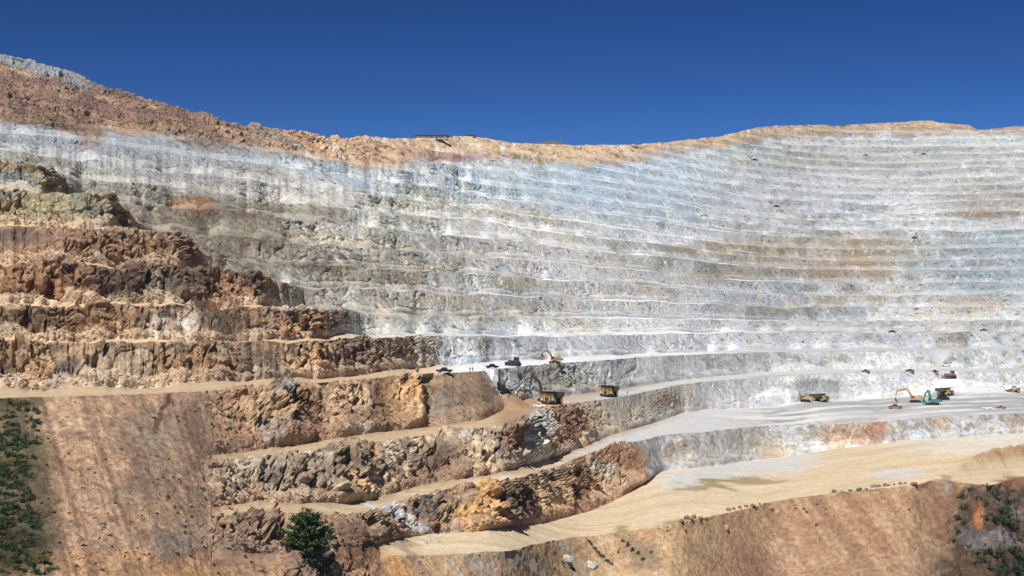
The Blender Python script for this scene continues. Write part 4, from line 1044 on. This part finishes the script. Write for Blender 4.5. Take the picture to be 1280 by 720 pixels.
# far machines on the upper benches, only a few pixels long
def far_machine(src, name, label, pad, rz, sc=1.0):
    return clone(src, label, PADS[pad], rz, sc)
far_machine(ld, 'l', 'tiny dark wheel loader on the pale bench at the foot of the blue grey slide', 'm880', 88, .9)
far_machine(e1, 'e', 'tiny dark excavator high on the right wall above the ochre band', 'm1143', -60, .62)
far_machine(pb_, 'p', 'tiny black vehicle high on the wall under the tan rim', 'm675', 85, 1.5)
far_machine(pb_, 'p', 'tiny black vehicle near the right rim on a pale bench', 'm945', 95, 1.5)
far_machine(pb_, 'p', 'tiny black vehicle on the bench at the middle height of the right wall', 'm969', 85, 1.5)
far_machine(pb_, 'p', 'tiny black vehicle on the highest bench of the right wall, left one', 'm1082', 85, 1.2)
far_machine(pb_, 'p', 'tiny black vehicle on the highest bench of the right wall, right one', 'm1155', 85, 1.2)
far_machine(pb_, 'p', 'tiny dark pickup on a low bench of the right wall, left one', 'm1115', 85, 1.2)
far_machine(pb_, 'p', 'tiny dark pickup on a low bench of the right wall near the right edge', 'm1230', 85, 1.2)

# ------------------------------------------------------------------ people
def body_mesh():
    me = bpy.data.meshes.new('person'); bm = bmesh.new()
    J = [(0, 0, .95), (0, 0, 1.2), (0, 0, 1.42), (0, .01, 1.53), (0, .02, 1.62), (0, .02, 1.74),
         (-.19, 0, 1.40), (-.27, .02, 1.13), (-.28, .10, .90), (-.28, .14, .80), (.19, 0, 1.40), (.27, .02, 1.13), (.28, .10, .90), (.28, .14, .80),
         (-.11, 0, .88), (-.13, .03, .48), (-.14, 0, .09), (-.15, .16, .05), (.11, 0, .88), (.14, .03, .48), (.15, 0, .09), (.16, .16, .05)]
    R = [.15, .155, .15, .06, .09, .085, .075, .055, .045, .04, .075, .055, .045, .04, .10, .075, .055, .045, .10, .075, .055, .045]
    E = [(0, 1), (1, 2), (2, 3), (3, 4), (4, 5), (2, 6), (6, 7), (7, 8), (8, 9), (2, 10), (10, 11), (11, 12), (12, 13), (0, 14), (14, 15), (15, 16), (16, 17), (0, 18), (18, 19), (19, 20), (20, 21)]
    vs = [bm.verts.new(j) for j in J]
    for a, b in E: bm.edges.new((vs[a], vs[b]))
    bm.to_mesh(me); bm.free()
    o = bpy.data.objects.new('person', me); COL.objects.link(o)
    md = o.modifiers.new('skin', 'SKIN')
    for i, r in enumerate(R):
        me.skin_vertices[0].data[i].radius = (r, r); me.skin_vertices[0].data[i].use_root = (i == 0)
    o.modifiers.new('sub', 'SUBSURF').levels = 1
    dg = bpy.context.evaluated_depsgraph_get(); dg.update()
    m2 = bpy.data.meshes.new_from_object(o.evaluated_get(dg))
    bpy.data.objects.remove(o); return m2
PB = body_mesh(); PB.name = 'person_body'; PB.materials.clear(); PB.materials.append(M['cloth'])
def make_person(label, p, rz, group='workers in the pit'):
    o = bpy.data.objects.new('person', PB); COL.objects.link(o); tag(o, label, 'person', group)
    Mesh().ring((0, 0, 0), [(-.01, .001), (.01, .001)], 3)
    v = Mesh().bar((0, .0, 1.0), (0, .0, 1.46), .215, .19, 12).build('vest', M['vest'], o)
    h = Mesh().bar((0, .02, 1.70), (0, .02, 1.80), .135, .10, 12).bar((0, .02, 1.80), (0, .02, 1.84), .10, .04, 12).build('helmet', M['hat'], o)
    f = Mesh().bar((0, .07, 1.62), (0, .10, 1.62), .07, .05, 10).build('face', M['skin'], o)
    return put(o, p, rz)
make_person('worker standing beside the blue pickup on the upper road, left of two', ground_at(588.4, 464.0, B_), 150)
make_person('worker standing on the upper road, right of two near the blue pickup', ground_at(592.4, 463.8, B_), 200)
make_person('worker standing in front of the loaded haul truck bumper', ground_at(686.6, 508.0, B_), 170)
make_person('worker walking behind the lone haul truck on the middle road', ground_at(783.5, 491.5, B_), 190)

# ------------------------------------------------------------------ rim: sheds, masts
def rim_point(u, back):
    j = int(np.argmin(np.abs(U - u))); d = dr[j] + back
    return Vector(((u - 640) / F * d, d, 0.0)), d
def shed(u0, u1, vtop, back, label, hgt):
    p, d = rim_point((u0 + u1) / 2, back); ln = (u1 - u0) / F * d; z = (H - vtop) / F * d
    t = thing('long_shed', label, 'shed', 'sheds on the rim'); t.location = (p.x, p.y, z - hgt)
    Mesh().prism([(-3.6, hgt - .15), (0, hgt), (3.6, hgt - .15), (3.6, hgt - 1.0), (-3.6, hgt - 1.0)], -ln / 2, ln / 2).build('roof', M['roof'], t)
    w_ = Mesh()
    x = -ln / 2 + .6
    while x < ln / 2 - 2.5:
        w_.box((x + 1.6, -2.4, (hgt - 1.0) / 2), (min(3.3, ln / 2 - x - .6), .25, hgt - 1.0)); x += 3.9
    w_.box((0, 2.6, (hgt - 1.0) / 2), (ln - 1.2, .25, hgt - 1.0)); w_.build('wall', M['wallw'], t)
    for k in range(5): Mesh().bar((-ln / 2 + .3 + k * (ln - .6) / 4, -3.2, 0), (-ln / 2 + .3 + k * (ln - .6) / 4, -3.2, hgt - 1.0), .12, seg=6).build('post', M['dark'], t)
    return t
shed(519, 561, 169.2, 4, 'long low shed with dark flat roof and white wall on the tan rim', 2.9)
shed(582, 594, 169.0, 5, 'small dark roofed shed just right of the long shed, mostly behind the rim', 2.0)
def mast(u, vtop, label, back=10):
    p, d = rim_point(u, back); z = (H - vtop) / F * d; zb = float(zr[int(np.argmin(np.abs(U - u)))]) - 3
    t = thing('power_mast', label, 'mast', 'power masts behind the rim'); t.location = (p.x, p.y, zb); h = z - zb
    Mesh().bar((0, 0, 0), (0, 0, h), .16, .1, 6).build('pole', M['steelpole'], t)
    Mesh().bar((-1.0, 0, h - .5), (1.0, 0, h - .5), .07, seg=5).bar((-.8, 0, h - 1.3), (.8, 0, h - 1.3), .07, seg=5).build('cross_arm', M['steelpole'], t)
mast(654, 169.5, 'thin mast on the rim left of the low dark hill'); mast(701, 171, 'thin mast on the rim right of the low dark hill'); mast(857, 166, 'thin mast on the rim far right of the dark hill')
# distant hill showing over the rim
bm = bmesh.new(); bmesh.ops.create_uvsphere(bm, u_segments=32, v_segments=12, radius=1)
for v in bm.verts: v.co = Vector((v.co.x * 34, v.co.y * 60, v.co.z * 12 + 1.5 * math.sin(v.co.x * 5)))
me = bpy.data.meshes.new('distant_hill'); bm.to_mesh(me); bm.free(); me.materials.append(mat('dark_heath', (.10, .10, .10), .95))
o = bpy.data.objects.new('distant_hill', me); COL.objects.link(o); o['kind'] = 'structure'; o.location = ((682 - 640) / F * 1700, 1700, (H - 178.8) / F * 1700 - 12)
for p_ in me.polygons: p_.use_smooth = True

# ------------------------------------------------------------------ boulders
def boulder_mesh(seed, flat=1.0):
    r = random.Random(seed); bm = bmesh.new(); bmesh.ops.create_icosphere(bm, subdivisions=3, radius=1)
    pl = [Vector((r.uniform(-1, 1), r.uniform(-1, 1), r.uniform(-1, 1))).normalized() for _ in range(13)]
    hs = [r.uniform(.55, .9) for _ in pl]
    for v in bm.verts:
        c = v.co.normalized(); k = min([1.0] + [h / max(c.dot(p), 1e-3) for p, h in zip(pl, hs) if c.dot(p) > .05])
        v.co = c * k * (1 + .04 * math.sin(9 * c.x + seed) * math.cos(7 * c.z)); v.co.z *= flat
    me = bpy.data.meshes.new('boulder'); bm.to_mesh(me); bm.free(); return me
def stone_mat(name, col):
    m = mat(name, col, .95, 0, .15); nt = m.node_tree; b = nt.nodes['Principled BSDF']
    g = nt.nodes.new('ShaderNodeNewGeometry'); n = nt.nodes.new('ShaderNodeTexNoise'); n.inputs['Scale'].default_value = 1.6; n.inputs['Detail'].default_value = 6
    nt.links.new(g.outputs['Position'], n.inputs['Vector'])
    r = nt.nodes.new('ShaderNodeMapRange'); r.inputs[1].default_value = .3; r.inputs[2].default_value = .7; r.inputs[3].default_value = .55; r.inputs[4].default_value = 1.4
    v = nt.nodes.new('ShaderNodeVectorMath'); v.operation = 'SCALE'; v.inputs[0].default_value = col
    nt.links.new(n.outputs['Fac'], r.inputs[0]); nt.links.new(r.outputs[0], v.inputs['Scale']); nt.links.new(v.outputs[0], b.inputs['Base Color'])
    bp = nt.nodes.new('ShaderNodeBump'); bp.inputs['Strength'].default_value = .7; nt.links.new(n.outputs['Fac'], bp.inputs['Height']); nt.links.new(bp.outputs['Normal'], b.inputs['Normal'])
    return m
SM = dict(red=stone_mat('red_brown_stone', (.28, .14, .07)), pale=stone_mat('pale_grey_stone', (.42, .40, .37)), grey=stone_mat('dark_grey_stone', (.20, .17, .15)), tan=stone_mat('tan_stone', (.36, .25, .15)))
BM = [boulder_mesh(s, f) for s, f in ((1, .8), (2, .7), (3, .9), (4, .6), (5, .75))]
def boulder(u, v, wpx, m, label, i, group=None, squash=1.0, rz=0, kinds=None):
    p = ground_at(u, v, kinds); r = wpx / 2 / F * p.y
    me = BM[i % 5].copy(); me.materials.clear(); me.materials.append(SM[m])
    o = bpy.data.objects.new('boulder', me); COL.objects.link(o); tag(o, label, 'boulder', group)
    o.location = p + Vector((0, 0, r * .25 * squash)); o.scale = (r, r * .8, r * squash); o.rotation_euler = (.2 * i, .3 * (i % 3), math.radians(rz))
    return o
boulder(709, 699, 18, 'pale', 'large pale grey boulder on the lower slope, left of two', 1, squash=.8)
boulder(741, 707, 22, 'pale', 'long pale whitish boulder lying tilted on the lower slope, right of two', 3, squash=.5, rz=20)
boulder(908, 660, 12, 'tan', 'single round tan grey boulder below the road edge', 2)
boulder(965, 637, 8, 'tan', 'small orange boulder on top of the tipped slope', 0)
boulder(1143, 605, 11, 'red', 'orange brown boulder at the right end of the row of road edge stones', 4)
for i, (u, v, wpx) in enumerate(((852, 651, 8), (860, 649, 11), (868, 647, 10), (866, 651, 8), (876, 649, 7), (884, 648, 6))):
    boulder(u, v, wpx, 'red', 'red brown boulder in the heap beside the brown puddle mark at the floor edge', i, 'red boulders heaped at the floor edge', rz=i * 40)
for i, (u, v, wpx) in enumerate(((911, 637, 9), (918, 636, 7), (926, 635, 8), (933, 633, 7), (941, 632, 8), (945, 634, 7), (951, 631, 5), (957, 630, 4))):
    boulder(u, v, wpx, 'red' if i != 5 else 'grey', 'red brown boulder in the string along the floor edge above the tan boulder', i + 2, 'red boulders strung along the floor edge', rz=i * 50)
for i, (u, v, wpx) in enumerate(((1042, 614, 8), (1052, 613, 6), (1062, 612, 7), (1074, 611, 10), (1084, 611, 6), (1091, 609, 9), (1098, 608, 8), (1105, 607, 8), (1112, 607, 6), (1119, 606, 6), (1126, 605, 7), (1133, 605, 6))):
    boulder(u, v, wpx, 'pale' if i in (1, 2) else 'grey', 'grey stone in the row of boulders along the edge of the right road', i + 1, 'grey boulders along the right road edge', squash=.8, rz=i * 70)

# loose scree lying on the talus: far too many stones to count
vs, fs = [], []
ico = bmesh.new(); bmesh.ops.create_icosphere(ico, subdivisions=1, radius=1)
ico.verts.ensure_lookup_table(); ico.faces.ensure_lookup_table()
iv = np.array([v.co[:] for v in ico.verts]); ifc = np.array([[v.index for v in f.verts] for f in ico.faces]); ico.free()
wgt = (istal * isface * (1 - deb) * (SEG[:, None] < 20) * (Y2 < 620) + .6 * talusM[None, :] * (SEG == 8)[:, None] + .05 * apron * (SEG[:, None] < 10) + .10 * isdump * (VV < 760) * (UU > 480) + .06 * deb * (VV < 740)
       + .5 * (np.hypot((UU - 520) / 40, (VV - 672) / 14) < 1)) * (UU > 0) * (UU < 1290)
wgt = np.clip(wgt, 0, None).reshape(-1); wgt = wgt / wgt.sum()
pick = rng.choice(NR * NU, 9500, p=wgt, replace=False)
Pf = np.stack([X2, Y2, Z2], -1).reshape(-1, 3)
allv, allf = [], []
for q_, i in enumerate(pick):
    r = .13 + .42 * rng.random() ** 4
    j = iv * (1 + .35 * rng.normal(size=(len(iv), 1)).clip(-1, 1)) * r * np.array([1, 1, .7])
    allv.append(j + Pf[i] + np.array([0, -.1, r * .15])); allf.append(ifc + q_ * len(iv))
me = bpy.data.meshes.new('loose_scree'); me.from_pydata(np.concatenate(allv).tolist(), [], np.concatenate(allf).tolist()); me.materials.append(ROCK)
ac = me.attributes.new('rock_colour', 'FLOAT_COLOR', 'POINT'); ac.data.foreach_set('color', np.repeat(C4[pick] * np.array([1.05, 1.05, 1.05, 1], f32), len(iv), axis=0).reshape(-1))
ac = me.attributes.new('roughness_of_ground', 'FLOAT', 'POINT'); ac.data.foreach_set('value', np.full(len(pick) * len(iv), .8, f32))
o = bpy.data.objects.new('loose_scree', me); COL.objects.link(o); o['kind'] = 'stuff'

# ------------------------------------------------------------------ plants
def leaf_mat(name, col, var=.5):
    m = mat(name, col, .7, 0, .2); nt = m.node_tree; b = nt.nodes['Principled BSDF']
    g = nt.nodes.new('ShaderNodeNewGeometry'); n = nt.nodes.new('ShaderNodeTexNoise'); n.inputs['Scale'].default_value = 1.1; n.inputs['Detail'].default_value = 3
    nt.links.new(g.outputs['Position'], n.inputs['Vector'])
    r = nt.nodes.new('ShaderNodeMapRange'); r.inputs[1].default_value = .3; r.inputs[2].default_value = .7; r.inputs[3].default_value = 1 - var; r.inputs[4].default_value = 1 + var
    v = nt.nodes.new('ShaderNodeVectorMath'); v.operation = 'SCALE'; v.inputs[0].default_value = col
    nt.links.new(n.outputs['Fac'], r.inputs[0]); nt.links.new(r.outputs[0], v.inputs['Scale']); nt.links.new(v.outputs[0], b.inputs['Base Color'])
    return m
LM = [leaf_mat('olive_leaves', (.085, .08, .038)), leaf_mat('green_leaves', (.040, .068, .026)), leaf_mat('dark_green_leaves', (.026, .052, .022))]
BARK = mat('bark', (.12, .085, .06), .95)
def leaves(pts, size, r, m, name, parent=None, flatk=.5):
    vs, fs = [], []
    for c in pts:
        n = Vector((r.gauss(0, 1), r.gauss(0, 1), r.gauss(0, 1) + flatk)).normalized(); a = n.orthogonal().normalized(); b = n.cross(a)
        th = r.uniform(0, 6.28); a, b = a * math.cos(th) + b * math.sin(th), b * math.cos(th) - a * math.sin(th)
        s = size * r.uniform(.6, 1.4); k = len(vs)
        vs += [c - a * s, c + b * s * .45 - a * s * .1, c + a * s, c - b * s * .45 - a * s * .1]; fs.append((k, k + 1, k + 2, k + 3))
    me = bpy.data.meshes.new(name); me.from_pydata([tuple(v) for v in vs], [], fs); me.materials.append(m)
    if parent is False: return me
    o = bpy.data.objects.new(name, me); COL.objects.link(o)
    if parent is not None: o.parent = parent
    return o
def shrub_mesh(seed, m, n=230):
    r = random.Random(seed); cl = [Vector((r.gauss(0, .36), r.gauss(0, .36), abs(r.gauss(.32, .22)))) for _ in range(6)]
    pts = []
    for _ in range(n):
        c = r.choice(cl); pts.append(c + Vector((r.gauss(0, .2), r.gauss(0, .2), r.gauss(0, .16))))
    pts = [Vector((p.x, p.y, max(p.z, .02))) for p in pts]
    return leaves(pts, .15, r, m, 'shrub', False)
SH = [shrub_mesh(10 + i, LM[i % 3]) for i in range(6)]
pr_ = random.Random(5)
def shrub(u, v, wpx, label, group, dark=None):
    p = ground_at(u, v); r = wpx / 2 / F * p.y * 1.15
    k = pr_.randrange(6) if dark is None else pr_.choice((dark, dark + 3))
    o = bpy.data.objects.new('shrub', SH[k]); COL.objects.link(o); tag(o, label, 'shrub', group)
    o.location = p - Vector((0, 0, r * .12)); o.scale = (r, r, r * pr_.uniform(.8, 1.15)); o.rotation_euler = (0, 0, pr_.uniform(0, 6.28))
    return o
for (u, v, w_) in ((58,581,5),(88,586,6),(111,586,4),(104,609,4),(205,597,5),(223,598,4),(211,621,5),(218,634,5),(227,634,5),(223,641,4),(241,646,5),(254,611,7),(231,657,5),(232,666,5),(143,628,4),(138,668,5),(106,681,6),
                   (86,640,4),(141,683,4),(175,699,5),(158,690,4),(240,695,8),(268,706,5),(273,717,5),(192,522,5),(223,520,4),(176,534,4),(224,526,4),(129,713,6),(98,708,5),(152,561,4),(60,548,4)):
    shrub(u, v, w_ + 1, 'small dark green shrub scattered on the striped tan debris slope', 'small shrubs scattered on the debris slope')
for (u, v, w_) in ((289,635,6),(294,642,9),(276,642,6),(308,644,6),(322,648,9),(340,651,8),(334,665,8),(304,680,7),(293,684,6),(316,702,7),(328,713,8),(298,650,6),(312,649,7),(284,625,5),(346,672,6),(308,695,6),(290,655,5),(420,640,6),(415,655,6)):
    shrub(u, v, w_, 'low green shrub on the tan ground left of the big dark tree', 'low shrubs left of the big tree')
for i in range(210):
    v = pr_.uniform(502, 718); u = pr_.uniform(-2, 44 + 8 * math.sin(v / 20) + (25 if v > 690 else 0))
    shrub(u, v, pr_.uniform(6, 15), 'dense green shrub in the thicket down the left edge of the debris slope', 'shrubs in the thicket at the left edge', dark=pr_.choice((0, 0, 1, 2, 2)))
for (u, v, w_) in ((8, 640, 18), (22, 636, 17), (30, 644, 15), (12, 655, 16), (22, 700, 16), (38, 706, 15), (58, 703, 18), (50, 715, 16), (66, 712, 14)):
    shrub(u, v, w_, 'larger dark bush near the lower left corner', 'larger bushes near the lower left corner', dark=2)
for (u, v, w_) in ((735, 676, 6), (739, 680, 6), (744, 685, 7), (749, 691, 7), (754, 696, 7), (760, 701, 7), (766, 705, 6)):
    shrub(u, v, w_, 'green shrub in the diagonal strip above the long whitish boulder', 'shrubs in the diagonal strip', dark=1)
for (u, v, w_) in ((778, 676, 8), (784, 682, 9), (790, 688, 9), (797, 692, 8), (802, 698, 8), (774, 690, 5), (812, 690, 6)):
    shrub(u, v, w_, 'olive shrub in the loose clump right of the diagonal green strip', 'olive shrub clump on the lower slope', dark=0)
for (u, v, w_) in ((669,698,7),(703,703,7),(716,711,6),(695,712,5),(673,693,4),(834,663,4),(858,664,5),(995,637,4),(1005,635,4),(1008,641,6),(1021,656,5),(1021,630,4),(655,703,4),(682,692,4),(648,708,4)):
    shrub(u, v, w_, 'tiny dark shrub on the tipped tan slope below the pit floor', 'tiny shrubs on the tipped slope')
for (u, v, w_) in ((1202,620,13),(1206,636,14),(1199,648,11),(1212,611,9),(1222,622,10),(1245,618,15),(1259,628,17),(1250,640,22),(1240,648,20),(1255,652,22),(1266,660,18),(1233,632,12),(1198,664,12),(1205,655,9),(1236,690,18),(1249,697,22),
                   (1262,690,24),(1275,700,24),(1268,713,24),(1250,713,22),(1228,702,14),(1222,692,10),(1238,712,14),(1276,675,14),(1192,676,9),(1210,682,9),(1232,606,8),(1263,615,12)):
    shrub(u, v, w_, 'leafy green bush in the rocky gully at the lower right corner', 'bushes in the lower right gully', dark=pr_.choice((1, 2)))
# the one big tree: dense evergreen on the knoll
tr_ = random.Random(21)
tp = ground_at(384, 692)
tree = thing('evergreen_tree', 'big dense dark green evergreen tree on the rocky knoll', 'tree'); tree.location = tp
k_ = tp.y / F
tm = Mesh().bar((0, 0, -.8), (.2, .1, 5.5), .42, .24, 10).bar((.2, .1, 5.5), (-.3, 0, 10.2), .24, .05, 8)
pts = []
for i in range(38):
    a = i * 2.4 + tr_.uniform(-.3, .3); q = (i + .5) / 38; z = 1.2 + 8.0 * q
    R_ = 5.6 * math.sqrt(max(.03, 1 - ((z - 4.0) / 5.6) ** 2)) * tr_.uniform(.6, 1.15)
    e = Vector((math.cos(a) * R_, math.sin(a) * R_, z + tr_.uniform(-.3, .9)))
    tm.bar((0, 0, max(.6, z - 1.4)), e, .10, .03, 6)
    for _ in range(190):                                             # foliage in flat sprays towards the branch ends
        t = tr_.uniform(.35, 1.08); c = Vector((0, 0, max(.6, z - 1.4))).lerp(e, t)
        pts.append(c + Vector((tr_.gauss(0, .42), tr_.gauss(0, .42), tr_.gauss(.1, .2))))
for _ in range(160): pts.append(Vector((-.3 + tr_.gauss(0, .8), tr_.gauss(0, .8), tr_.uniform(8.4, 10.6))))
tm.build('trunk', BARK, tree)
leaves(pts, .36, tr_, leaf_mat('evergreen_leaves', (.040, .080, .026), .6), 'crown', tree, 1.0)
shrub(392, 703, 26, 'broad green bush just below the big dark tree', None, dark=1)
